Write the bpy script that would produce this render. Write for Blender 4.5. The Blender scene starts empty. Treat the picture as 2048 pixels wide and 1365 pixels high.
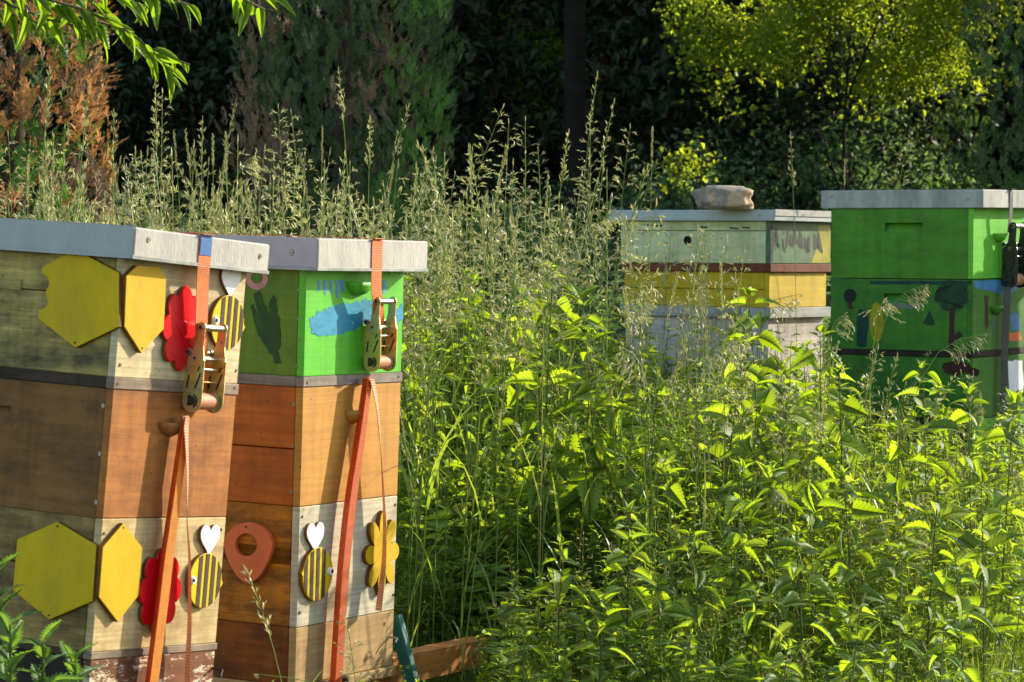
import bpy, bmesh, math, random
import numpy as np
from mathutils import Matrix, Vector, noise as mnoise

random.seed(7)
rng = np.random.default_rng(7)
C = bpy.context.scene.collection
scn = bpy.context.scene
R = math.radians

# ------------------------------------------------------------------ camera
FPX, HY, ROLL, CAMZ = 5800.0, 480.0, 0.02, 1.45
PITCH = math.atan((682.5 - HY) / FPX)
cf = np.array([0, math.cos(PITCH), -math.sin(PITCH)])
cu = np.array([0, math.sin(PITCH), math.cos(PITCH)])
cr = np.array([1.0, 0, 0])
cr, cu = math.cos(ROLL) * cr + math.sin(ROLL) * cu, -math.sin(ROLL) * cr + math.cos(ROLL) * cu
CAM = np.array([0, 0, CAMZ])
cd = bpy.data.cameras.new('camera'); cam = bpy.data.objects.new('camera', cd); C.objects.link(cam)
cam.matrix_world = Matrix(((cr[0], cu[0], -cf[0], 0), (cr[1], cu[1], -cf[1], 0), (cr[2], cu[2], -cf[2], CAMZ), (0, 0, 0, 1)))
cd.sensor_width = 36.0; cd.lens = FPX / 2048 * 36; cd.clip_start = 0.1; cd.clip_end = 600
cd.dof.use_dof = True; cd.dof.focus_distance = 8.6; cd.dof.aperture_fstop = 11
scn.camera = cam
# ------------------------------------------------------------------ light
SUN = np.array([0.81, 0.54, 0.40]); SUN /= np.linalg.norm(SUN)
w = bpy.data.worlds.new('World'); scn.world = w; w.use_nodes = True
nt = w.node_tree; sky = nt.nodes.new('ShaderNodeTexSky'); sky.sky_type = 'NISHITA'; sky.sun_disc = False
sky.sun_elevation = math.asin(SUN[2]); sky.sun_rotation = math.atan2(SUN[0], SUN[1])
bg = nt.nodes['Background']; nt.links.new(sky.outputs[0], bg.inputs[0]); bg.inputs[1].default_value = 0.15
sl = bpy.data.lights.new('sun', 'SUN'); so = bpy.data.objects.new('sun', sl); C.objects.link(so)
sl.energy = 3.7; sl.angle = R(0.5); sl.color = (1.0, 0.92, 0.76)
so.rotation_euler = Vector(tuple(SUN)).to_track_quat('Z', 'Y').to_euler()
scn.view_settings.view_transform = 'Standard'; scn.view_settings.look = 'None'
scn.view_settings.exposure = 1.34; scn.view_settings.gamma = 1.0; scn.view_settings.use_curve_mapping = False
scn.cycles.max_bounces = 8; scn.cycles.transparent_max_bounces = 8; scn.cycles.use_denoising = True

# ------------------------------------------------------------------ helpers
def S(h):
    h = h.lstrip('#'); v = [int(h[i:i + 2], 16) / 255 for i in (0, 2, 4)]
    return tuple([(c / 12.92 if c <= .04045 else ((c + .055) / 1.055) ** 2.4) for c in v] + [1.0])
def W(px, py, Y):
    """world point on the sight line through a photograph pixel at world distance y = Y"""
    d = cf * FPX + cr * (px - 1024) + cu * (682.5 - py)
    return CAM + d * (Y / d[1])
def setp(o, label=None, cat=None, group=None, kind=None):
    if label: o['label'] = label
    if cat: o['category'] = cat
    if group: o['group'] = group
    if kind: o['kind'] = kind
    return o
def empty(name, loc, label=None, cat=None, group=None, rz=0):
    o = bpy.data.objects.new(name, None); C.objects.link(o); o.location = tuple(loc); o.rotation_euler = (0, 0, rz)
    o.empty_display_size = .1
    return setp(o, label, cat, group)
def npmesh(name, V, F, mats, mi=None, uv=None, tint=None, smooth=False):
    V = np.asarray(V, np.float32); F = np.asarray(F, np.int32)
    me = bpy.data.meshes.new(name)
    me.vertices.add(len(V)); me.vertices.foreach_set('co', V.ravel())
    me.loops.add(F.size); me.loops.foreach_set('vertex_index', F.ravel())
    me.polygons.add(len(F)); me.polygons.foreach_set('loop_start', np.arange(0, F.size, 3, dtype=np.int32))
    me.polygons.foreach_set('loop_total', np.full(len(F), 3, np.int32))
    if mi is not None: me.polygons.foreach_set('material_index', np.asarray(mi, np.int32))
    for m in mats: me.materials.append(m)
    if uv is not None:
        a = me.attributes.new('luv', 'FLOAT2', 'POINT'); a.data.foreach_set('vector', np.asarray(uv, np.float32).ravel())
    if tint is not None:
        a = me.attributes.new('tint', 'FLOAT', 'POINT'); a.data.foreach_set('value', np.asarray(tint, np.float32))
    if smooth: me.polygons.foreach_set('use_smooth', np.ones(len(F), bool))
    me.update(calc_edges=True)
    return me
def link(name, me, parent=None, **k):
    o = bpy.data.objects.new(name, me); C.objects.link(o)
    if parent: o.parent = parent
    return setp(o, **k)

# ------------------------------------------------------------------ materials
def newmat(name):
    m = bpy.data.materials.new(name); m.use_nodes = True
    return m, m.node_tree.nodes, m.node_tree.links, m.node_tree.nodes['Principled BSDF']
def nd(N, t, **k):
    n = N.new(t)
    for a, b in k.items():
        if isinstance(a, str) and hasattr(n, a): setattr(n, a, b)
    return n
def tex(N, L, co, scale, vec=(1, 1, 1), detail=6, rough=.6, kind='noise'):
    mp = N.new('ShaderNodeMapping'); mp.inputs['Scale'].default_value = vec
    L.new(co, mp.inputs['Vector'])
    if kind == 'noise':
        t = N.new('ShaderNodeTexNoise'); t.inputs['Scale'].default_value = scale
        t.inputs['Detail'].default_value = detail; t.inputs['Roughness'].default_value = rough
    else:
        t = N.new('ShaderNodeTexVoronoi'); t.inputs['Scale'].default_value = scale
    L.new(mp.outputs[0], t.inputs['Vector'])
    return t.outputs[0]
def ramp(N, L, fac, stops):
    r = N.new('ShaderNodeValToRGB'); e = r.color_ramp.elements
    while len(e) < len(stops): e.new(.5)
    for i, (p, c) in enumerate(stops):
        e[i].position = p; e[i].color = c if len(c) == 4 else (*c, 1)
    L.new(fac, r.inputs[0]); return r.outputs[0]
def mix(N, L, fac, a, b, mode='MIX'):
    m = N.new('ShaderNodeMix'); m.data_type = 'RGBA'; m.blend_type = mode
    if isinstance(fac, (int, float)): m.inputs[0].default_value = fac
    else: L.new(fac, m.inputs[0])
    for i, v in ((6, a), (7, b)):
        if isinstance(v, tuple): m.inputs[i].default_value = v
        else: L.new(v, m.inputs[i])
    return m.outputs[2]
BW = lambda v: (v, v, v, 1)
def wood(name, base, stain, amount=.45, grain=.5, rough=.75, bump=.25, peel=None, peel_amt=.0, fine=70, dots=.0):
    """painted or bare wood: horizontal grain, soft weather stains, optional peeling to a second colour"""
    m, N, L, P = newmat(name)
    co = N.new('ShaderNodeTexCoord').outputs['Object']
    oi = N.new('ShaderNodeObjectInfo'); ad = N.new('ShaderNodeVectorMath'); ad.operation = 'ADD'
    sc = N.new('ShaderNodeVectorMath'); sc.operation = 'SCALE'; sc.inputs['Scale'].default_value = 7
    cb = N.new('ShaderNodeCombineXYZ'); L.new(oi.outputs['Random'], cb.inputs[0]); L.new(oi.outputs['Random'], cb.inputs[2])
    L.new(cb.outputs[0], sc.inputs[0]); L.new(co, ad.inputs[0]); L.new(sc.outputs[0], ad.inputs[1]); co = ad.outputs[0]
    g = tex(N, L, co, 1.6, (1.6, 1.6, fine), 8, .7)
    s = tex(N, L, co, 5.0, (1, 1, 2.6), 8, .68)
    s2 = tex(N, L, co, 30.0, (1, 1, 2.0), 5, .7)
    gm = ramp(N, L, g, [(.35, BW(1 - .55 * grain)), (.62, BW(1.0))])
    c = mix(N, L, 1.0, base, gm, 'MULTIPLY')
    sm = ramp(N, L, s, [(.62 - amount * .45, BW(0)), (.78 - amount * .2, BW(1))])
    sf = N.new('ShaderNodeMath'); sf.operation = 'MULTIPLY'; sf.inputs[1].default_value = min(.9, .35 + amount)
    L.new(sm, sf.inputs[0])
    c = mix(N, L, sf.outputs[0], c, stain)
    c = mix(N, L, .35, c, mix(N, L, s2, BW(.55), BW(1.4)), 'MULTIPLY')
    st = ramp(N, L, tex(N, L, co, 26, (1, 1, .07), 6, .7), [(.36, BW(.62)), (.55, BW(1.0)), (.75, BW(1.08))])
    c = mix(N, L, .3 + .5 * amount, c, st, 'MULTIPLY')
    cr_ = ramp(N, L, tex(N, L, co, 4.5, (1, 1, 22), 10, .8), [(.655, BW(0)), (.675, BW(.75))])
    c = mix(N, L, cr_, c, stain)
    if peel:
        pm = ramp(N, L, tex(N, L, co, 9.0, (1, 1, 3.4), 9, .78), [(.56 - peel_amt * .2, BW(0)), (.59 - peel_amt * .2, BW(1))])
        c = mix(N, L, pm, c, peel)
    # small dark specks
    v = tex(N, L, co, 22, (1, 1, 1), kind='v')
    dm = ramp(N, L, v, [(.035, BW(1)), (.06, BW(0))])
    c = mix(N, L, dm, c, S('2c2418'))
    L.new(c, P.inputs['Base Color']); P.inputs['Roughness'].default_value = rough
    P.inputs['Specular IOR Level'].default_value = .18
    b = N.new('ShaderNodeBump'); b.inputs['Strength'].default_value = bump; b.inputs['Distance'].default_value = .004
    L.new(mix(N, L, .4, g, s2), b.inputs['Height']); L.new(b.outputs[0], P.inputs['Normal'])
    return m
def paint(name, col, var=.25, rough=.5, scale=14, dirt=S('2a2a20'), dirt_amt=.3, bump=.1, metallic=0, vec=(1, 1, 1), spec=.2):
    m, N, L, P = newmat(name)
    co = N.new('ShaderNodeTexCoord').outputs['Object']
    n1 = tex(N, L, co, scale, vec, 7, .65); n2 = tex(N, L, co, scale * 9, vec, 4, .6)
    c = mix(N, L, 1.0, col, ramp(N, L, n1, [(.3, BW(1 - var)), (.7, BW(1 + var * .3))]), 'MULTIPLY')
    dm = ramp(N, L, tex(N, L, co, scale * .5, vec, 9, .75), [(.60, BW(0)), (.80, BW(dirt_amt))])
    c = mix(N, L, dm, c, dirt)
    L.new(c, P.inputs['Base Color'])
    L.new(ramp(N, L, n1, [(.3, BW(rough * .75)), (.7, BW(min(1, rough * 1.2)))]), P.inputs['Roughness'])
    P.inputs['Metallic'].default_value = metallic; P.inputs['Specular IOR Level'].default_value = spec
    b = N.new('ShaderNodeBump'); b.inputs['Strength'].default_value = bump; b.inputs['Distance'].default_value = .002
    L.new(n2, b.inputs['Height']); L.new(b.outputs[0], P.inputs['Normal'])
    return m
def leafmat(name, diff, trans, tfac=.55, rough=.5, var=.35, veins=False, yellow=None, spec=.35):
    m, N, L, P = newmat(name)
    at = N.new('ShaderNodeAttribute'); at.attribute_name = 'tint'
    oi = N.new('ShaderNodeObjectInfo')
    ad = N.new('ShaderNodeMath'); ad.operation = 'ADD'; L.new(at.outputs['Fac'], ad.inputs[0]); L.new(oi.outputs['Random'], ad.inputs[1])
    fr = N.new('ShaderNodeMath'); fr.operation = 'FRACT'; L.new(ad.outputs[0], fr.inputs[0])
    f = fr.outputs[0]
    v = ramp(N, L, f, [(0, BW(1 - var)), (1, BW(1 + var))])
    d = mix(N, L, 1.0, diff, v, 'MULTIPLY'); t = mix(N, L, 1.0, trans, v, 'MULTIPLY')
    if yellow:
        yf = ramp(N, L, f, [(.72, BW(0)), (1.0, BW(.7))])
        d = mix(N, L, yf, d, yellow); t = mix(N, L, yf, t, yellow)
    if veins:
        a2 = N.new('ShaderNodeAttribute'); a2.attribute_name = 'luv'
        sx = N.new('ShaderNodeSeparateXYZ'); L.new(a2.outputs['Vector'], sx.inputs[0])
        ab = N.new('ShaderNodeMath'); ab.operation = 'ABSOLUTE'; L.new(sx.outputs[0], ab.inputs[0])
        q = N.new('ShaderNodeMath'); q.operation = 'MULTIPLY_ADD'; q.inputs[1].default_value = -.28
        L.new(ab.outputs[0], q.inputs[0]); L.new(sx.outputs[1], q.inputs[2])
        q2 = N.new('ShaderNodeMath'); q2.operation = 'MULTIPLY'; q2.inputs[1].default_value = 44; L.new(q.outputs[0], q2.inputs[0])
        q3 = N.new('ShaderNodeMath'); q3.operation = 'SINE'; L.new(q2.outputs[0], q3.inputs[0])
        vm = ramp(N, L, q3.outputs[0], [(.6, BW(1)), (.98, BW(.66))])
        mr = ramp(N, L, ab.outputs[0], [(.04, BW(.55)), (.12, BW(1))])
        vm = mix(N, L, 1.0, vm, mr, 'MULTIPLY')
        d = mix(N, L, 1.0, d, vm, 'MULTIPLY'); t = mix(N, L, 1.0, t, vm, 'MULTIPLY')
        b = N.new('ShaderNodeBump'); b.inputs['Strength'].default_value = .5; b.inputs['Distance'].default_value = .002
        L.new(vm, b.inputs['Height']); L.new(b.outputs[0], P.inputs['Normal'])
    L.new(d, P.inputs['Base Color']); P.inputs['Roughness'].default_value = rough; P.inputs['Specular IOR Level'].default_value = spec
    tr = N.new('ShaderNodeBsdfTranslucent'); L.new(t, tr.inputs['Color'])
    ms = N.new('ShaderNodeMixShader'); ms.inputs[0].default_value = tfac
    L.new(P.outputs[0], ms.inputs[1]); L.new(tr.outputs[0], ms.inputs[2])
    L.new(ms.outputs[0], N['Material Output'].inputs['Surface'])
    return m
def strapmat(name, c1, c2, ribs=700, bands=0.0):
    m, N, L, P = newmat(name)
    a2 = N.new('ShaderNodeAttribute'); a2.attribute_name = 'luv'
    sx = N.new('ShaderNodeSeparateXYZ'); L.new(a2.outputs['Vector'], sx.inputs[0])
    def wv(o, k):
        q = N.new('ShaderNodeMath'); q.operation = 'MULTIPLY'; q.inputs[1].default_value = k; L.new(o, q.inputs[0])
        s = N.new('ShaderNodeMath'); s.operation = 'SINE'; L.new(q.outputs[0], s.inputs[0]); return s.outputs[0]
    r1 = wv(sx.outputs[1], ribs * 2); r2 = wv(sx.outputs[0], 26)
    f1 = ramp(N, L, r1, [(.2, BW(0)), (.8, BW(1))]); f2 = ramp(N, L, r2, [(.1, BW(.0)), (.9, BW(1))])
    f = mix(N, L, .4, f1, f2)
    co = N.new('ShaderNodeTexCoord').outputs['Object']
    c = mix(N, L, f, c1, c2)
    c = mix(N, L, .6, c, ramp(N, L, tex(N, L, co, 25, (1, 1, 1), 5, .7), [(.3, BW(.6)), (.7, BW(1.15))]), 'MULTIPLY')
    L.new(c, P.inputs['Base Color']); P.inputs['Roughness'].default_value = .6
    b = N.new('ShaderNodeBump'); b.inputs['Strength'].default_value = .6; b.inputs['Distance'].default_value = .001
    L.new(f, b.inputs['Height']); L.new(b.outputs[0], P.inputs['Normal'])
    tr = N.new('ShaderNodeBsdfTranslucent'); L.new(c, tr.inputs['Color'])
    ms = N.new('ShaderNodeMixShader'); ms.inputs[0].default_value = .3
    L.new(P.outputs[0], ms.inputs[1]); L.new(tr.outputs[0], ms.inputs[2]); L.new(ms.outputs[0], N['Material Output'].inputs['Surface'])
    return m

M = {}
M['lid_metal'] = paint('lid_metal', S('8e928c'), .35, .42, 14, S('3c3c34'), .8, .4, .35, vec=(1, 1, .3))
M['lid_white'] = paint('lid_white', S('a8a398'), .3, .6, 16, S('4c483c'), .8, .8, vec=(1, 1, .35))
M['lid_mauve'] = paint('lid_mauve', S('a99fa0'), .2, .6, 9, S('504840'), .4, .4)
M['lid_old'] = paint('lid_old', S('9c9c90'), .5, .65, 16, S('34342a'), 1.0, .7, vec=(1, 1, .4))
M['lid_pale'] = paint('lid_pale', S('a2aaa8'), .15, .5, 7, S('50504a'), .3, .2)
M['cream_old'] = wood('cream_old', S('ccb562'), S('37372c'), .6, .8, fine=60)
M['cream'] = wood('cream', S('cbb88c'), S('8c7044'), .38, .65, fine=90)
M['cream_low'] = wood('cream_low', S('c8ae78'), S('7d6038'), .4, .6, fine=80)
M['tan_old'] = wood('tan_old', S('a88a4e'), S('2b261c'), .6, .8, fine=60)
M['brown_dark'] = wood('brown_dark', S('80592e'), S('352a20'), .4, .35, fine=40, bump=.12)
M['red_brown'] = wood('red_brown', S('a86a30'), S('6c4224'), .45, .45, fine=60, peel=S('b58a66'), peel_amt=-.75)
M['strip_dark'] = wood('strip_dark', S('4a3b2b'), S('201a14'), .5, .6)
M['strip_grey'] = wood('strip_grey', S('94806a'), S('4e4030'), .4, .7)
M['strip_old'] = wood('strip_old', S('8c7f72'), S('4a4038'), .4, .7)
M['peel_brown'] = wood('peel_brown', S('7d4d30'), S('523422'), .4, .7, fine=50, peel=S('c9b698'), peel_amt=.1)
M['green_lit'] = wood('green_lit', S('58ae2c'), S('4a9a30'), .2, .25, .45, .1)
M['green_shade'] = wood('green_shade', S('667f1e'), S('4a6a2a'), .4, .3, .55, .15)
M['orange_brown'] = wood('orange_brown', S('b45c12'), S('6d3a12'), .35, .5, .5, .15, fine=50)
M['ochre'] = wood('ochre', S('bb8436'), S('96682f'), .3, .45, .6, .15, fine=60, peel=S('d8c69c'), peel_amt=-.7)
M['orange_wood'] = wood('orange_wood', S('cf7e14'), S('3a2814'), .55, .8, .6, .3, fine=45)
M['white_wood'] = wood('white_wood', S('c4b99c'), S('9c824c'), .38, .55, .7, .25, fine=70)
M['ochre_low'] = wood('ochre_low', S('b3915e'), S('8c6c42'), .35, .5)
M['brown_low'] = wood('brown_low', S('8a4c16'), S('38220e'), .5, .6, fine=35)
M['mint'] = wood('mint', S('c9cc9a'), S('a09c68'), .4, .2, .55, .08)
M['yellow_box'] = wood('yellow_box', S('c4a418'), S('8e7a14'), .3, .35, .55, .1)
M['strip_red'] = wood('strip_red', S('7c4630'), S('40241a'), .4, .6)
M['strip_white'] = wood('strip_white', S('a8a8a0'), S('5c5c50'), .35, .4)
M['peel_white'] = wood('peel_white', S('c8bcb0'), S('7a6a62'), .4, .5, peel=S('4c443e'), peel_amt=-.1)
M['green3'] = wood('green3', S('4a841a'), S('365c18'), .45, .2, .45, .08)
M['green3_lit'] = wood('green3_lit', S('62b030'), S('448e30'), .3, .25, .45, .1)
M['mural'] = wood('mural', S('44781e'), S('2b5a24'), .5, .25, .5, .1)
M['beam'] = wood('beam', S('c07f3e'), S('99602c'), .3, .9, .6, .3, fine=45)
M['post_green'] = paint('post_green', S('2f6a5c'), .25, .5, 12)
M['dark_wood'] = wood('dark_wood', S('3a3026'), S('1c1812'), .5, .7)
M['yellow'] = paint('yellow', S('c29c00'), .22, .6, 11, S('4a3a10'), .7, .35, vec=(1, 1, .4))
M['yellow_old'] = paint('yellow_old', S('c4a400'), .3, .6, 11, S('3c3410'), .8, .35, vec=(1, 1, .4))
M['yellow_bee'] = paint('yellow_bee', S('c8ac10'), .12, .45, 9, S('4a3a10'), .25, .08)
M['ply_edge'] = wood('ply_edge', S('8d5a22'), S('4a2c10'), .4, .6, fine=140)
M['red'] = paint('red', S('c80d18'), .12, .3, 8, S('5a0a0a'), .15, .05)
M['stripe'] = paint('stripe', S('4f3e30'), .3, .8, 60, S('201810'), .4, .5)
M['white'] = paint('white', S('e4e2dc'), .1, .5, 9, S('807868'), .3, .1)
M['salmon'] = paint('salmon', S('d0683a'), .2, .6, 11, S('5a3020'), .5, .3)
M['blue_paint'] = paint('blue_paint', S('2a84a0'), .35, .5, 30, S('55a935'), .5, .1, vec=(1, 1, 4))
M['blue_streak'] = paint('blue_streak', S('4a86b4'), .4, .5, 30, S('55a935'), .6, .1, vec=(1, 1, .4))
M['pink_paint'] = paint('pink_paint', S('b88478'), .3, .6, 30)
M['dark_green_paint'] = paint('dark_green_paint', S('2c4a1c'), .4, .6, 24, S('5f7a2a'), .6)
M['tree_paint'] = paint('tree_paint', S('1c3a20'), .4, .5, 26, S('3a6a1a'), .8)
M['brown_paint'] = paint('brown_paint', S('3e2018'), .4, .5, 26, S('2c5418'), .8)
M['yellow_paint'] = paint('yellow_paint', S('98900c'), .4, .5, 26, S('3a6a1a'), .7)
M['navy_paint'] = paint('navy_paint', S('143c34'), .4, .5, 26, S('2c5418'), .9)
M['black_paint'] = paint('black_paint', S('161a16'), .3, .5, 22)
M['sky_paint'] = paint('sky_paint', S('3f78a0'), .4, .5, 26, S('4a841a'), .9)
M['grey_paint'] = paint('grey_paint', S('6f7468'), .3, .5, 22)
M['mint_paint'] = paint('mint_paint', S('4c6e4c'), .5, .5, 20, S('1c3a28'), .9)  # green base darkened to carry the shade on hive four's side board
M['ink'] = paint('ink', S('141c18'), .3, .6, 30)
M['screw'] = paint('screw', S('8a8478'), .3, .35, 60, S('201c18'), .5, .1, .9)
M['hole'] = paint('hole', S('14100c'), .2, .9, 60)
M['bronze'] = paint('bronze', S('3a2a18'), .3, .5, 60, metallic=.5)
M['strap_orange'] = strapmat('strap_orange', S('cc5c10'), S('f09838'))
M['strap_deep'] = strapmat('strap_deep', S('c8480c'), S('f08830'))
M['strap_gold'] = strapmat('strap_gold', S('dc800c'), S('f4b030'))
M['strap_tail'] = strapmat('strap_tail', S('c98860'), S('e8cca8'), 420)
M['strap_blue'] = strapmat('strap_blue', S('1c5a9c'), S('3c88c8'))
M['strap_grey'] = strapmat('strap_grey', S('3c3a34'), S('6c6a60'))
def zinc():
    m, N, L, P = newmat('zinc_chromate')
    co = N.new('ShaderNodeTexCoord').outputs['Object']
    c = ramp(N, L, tex(N, L, co, 8, (1, 1, 1), 2, .5), [(.3, S('d08a2c')), (.44, S('d8b878')), (.56, S('c2bf80')), (.70, S('e0a040'))])
    L.new(c, P.inputs['Base Color']); P.inputs['Metallic'].default_value = .7
    L.new(ramp(N, L, tex(N, L, co, 50, (1, 1, 1), 4, .6), [(.3, BW(.22)), (.7, BW(.45))]), P.inputs['Roughness'])
    return m
M['zinc'] = zinc()
M['steel'] = paint('steel', S('b0aca0'), .2, .3, 40, S('403830'), .4, .1, .9)
M['steel_dark'] = paint('steel_dark', S('4a4640'), .3, .4, 40, metallic=.6)
def stone():
    m, N, L, P = newmat('field_stone')
    co = N.new('ShaderNodeTexCoord').outputs['Object']
    a = tex(N, L, co, 14, (1, 1, 1), 9, .7)
    c = ramp(N, L, tex(N, L, co, 9, (1, 1, 1), 6, .6), [(.40, S('7c7468')), (.5, S('8a7e6c')), (.53, S('b59a74')), (.7, S('a58a66'))])
    c = mix(N, L, .6, c, ramp(N, L, a, [(.3, BW(.5)), (.65, BW(1.15))]), 'MULTIPLY')
    L.new(c, P.inputs['Base Color']); P.inputs['Roughness'].default_value = .9
    b = N.new('ShaderNodeBump'); b.inputs['Strength'].default_value = .8; b.inputs['Distance'].default_value = .01
    L.new(a, b.inputs['Height']); L.new(b.outputs[0], P.inputs['Normal'])
    return m
M['stone'] = stone()
M['bark_dark'] = wood('bark_dark', S('251f19'), S('12100c'), .5, .5, .95, .9, fine=3)
M['bark'] = wood('bark', S('4a3c2e'), S('241c14'), .5, .5, .95, .9, fine=3)
M['bark_pale'] = wood('bark_pale', S('a88f58'), S('5c4a2c'), .4, .5, .9, .6, fine=3)
M['soil'] = paint('soil', S('4a4228'), .5, .95, 4, S('2c3a14'), .8, .6)
# foliage
M['nettle'] = leafmat('nettle', (.15, .255, .05, 1), (.45, .62, .012, 1), .52, .5, .42, True, yellow=(.36, .38, .05, 1), spec=.3)
M['nettle_stem'] = leafmat('nettle_stem', (.12, .14, .03, 1), (.16, .2, .03, 1), .3, .6, .3)
M['herb'] = leafmat('herb', (.17, .27, .055, 1), (.50, .66, .02, 1), .5, .5, .4, spec=.3)
M['blade'] = leafmat('blade', (.17, .26, .05, 1), (.48, .62, .04, 1), .5, .4, .4, yellow=(.28, .24, .09, 1))
M['straw'] = leafmat('straw', (.55, .52, .27, 1), (.62, .60, .24, 1), .45, .5, .25)
M['culm'] = leafmat('culm', (.20, .27, .06, 1), (.36, .46, .06, 1), .4, .4, .3, yellow=(.34, .28, .1, 1))
M['twig_leaf'] = leafmat('twig_leaf', (.07, .14, .012, 1), (.28, .45, .012, 1), .55, .3, .25, True)
M['twig'] = leafmat('twig', (.14, .10, .05, 1), (.1, .08, .03, 1), .2, .6, .2)
M['thistle'] = leafmat('thistle', (.10, .18, .05, 1), (.24, .42, .03, 1), .45, .45, .2, True)
M['thuja'] = leafmat('thuja', (.05, .085, .025, 1), (.06, .12, .02, 1), .3, .6, .4)
M['thuja_bright'] = leafmat('thuja_bright', (.07, .15, .03, 1), (.11, .24, .02, 1), .35, .6, .4)
M['thuja_dead'] = leafmat('thuja_dead', (.50, .27, .10, 1), (.48, .22, .06, 1), .35, .7, .4)
M['thuja_tan'] = leafmat('thuja_tan', (.20, .135, .075, 1), (.14, .09, .05, 1), .3, .7, .35)
M['bush'] = leafmat('bush', (.09, .14, .018, 1), (.55, .66, .03, 1), .55, .4, .35)
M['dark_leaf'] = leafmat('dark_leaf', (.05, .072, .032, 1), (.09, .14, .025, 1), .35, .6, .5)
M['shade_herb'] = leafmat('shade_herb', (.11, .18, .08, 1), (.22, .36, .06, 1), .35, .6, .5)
M['lilac'] = leafmat('lilac', (.35, .26, .55, 1), (.3, .22, .5, 1), .3, .6, .3)

# ------------------------------------------------------------------ ground
def ground_h(x, y):
    r = max(0.0, y - 30); s = min(1.0, r / 30)
    return .03 * mnoise.noise(Vector((x * .7, y * .7, 0))) + 9 * s * s * (3 - 2 * s)
def build_ground():
    xs = np.concatenate([np.linspace(-150, -8, 14), np.linspace(-7, 7, 29), np.linspace(8, 150, 14)])
    ys = np.concatenate([np.linspace(-60, 2, 8), np.linspace(3, 26, 47), np.linspace(28, 62, 14), np.linspace(70, 260, 8)])
    V = [(x, y, ground_h(x, y)) for y in ys for x in xs]; nx = len(xs); F = []
    for j in range(len(ys) - 1):
        for i in range(nx - 1):
            a = j * nx + i; F += [(a, a + 1, a + nx + 1), (a, a + nx + 1, a + nx)]
    link('ground', npmesh('ground', V, F, [M['soil']], smooth=True), kind='structure', label='dark earth under the meadow and trees')
build_ground()

# ------------------------------------------------------------------ hives
def rotm(yaw, tx, ty):
    a, b, c = map(R, (yaw, tx, ty))
    cz, sz = math.cos(a), math.sin(a)
    Rz = np.array([[cz, -sz, 0], [sz, cz, 0], [0, 0, 1]])
    Rx = np.array([[1, 0, 0], [0, math.cos(b), -math.sin(b)], [0, math.sin(b), math.cos(b)]])
    Ry = np.array([[math.cos(c), 0, math.sin(c)], [0, 1, 0], [-math.sin(c), 0, math.cos(c)]])
    return Ry @ Rx @ Rz
def boxgeo(a, b, bev=.002):
    """box with chamfered edges between two corners"""
    bm = bmesh.new(); bmesh.ops.create_cube(bm, size=1)
    for v in bm.verts:
        for k in range(3): v.co[k] = (a[k] + b[k]) / 2 + v.co[k] * abs(b[k] - a[k])
    if bev: bmesh.ops.bevel(bm, geom=bm.edges[:], offset=bev, segments=1, affect='EDGES')
    bm.verts.index_update()
    V = [tuple(v.co) for v in bm.verts]; F = [[v.index for v in f.verts] for f in bm.faces]; bm.free()
    return V, F
def cylgeo(c, axis, r, h, n=14, r2=None):
    ax = Vector(axis).normalized(); u = ax.orthogonal().normalized(); v = ax.cross(u); c = Vector(c); r2 = r if r2 is None else r2
    V = []; F = []
    for k, (t, rr) in enumerate(((0, r), (h, r2))):
        for i in range(n):
            a = 2 * math.pi * i / n; V.append(tuple(c + ax * t + (u * math.cos(a) + v * math.sin(a)) * rr))
    F = [[i, (i + 1) % n, n + (i + 1) % n, n + i] for i in range(n)] + [list(range(n))[::-1], list(range(n, 2 * n))]
    return V, F
def join(*gs):
    V = []; F = []
    for g in gs:
        o = len(V); V += list(g[0]); F += [[i + o for i in f] for f in g[1]]
    return V, F
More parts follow.
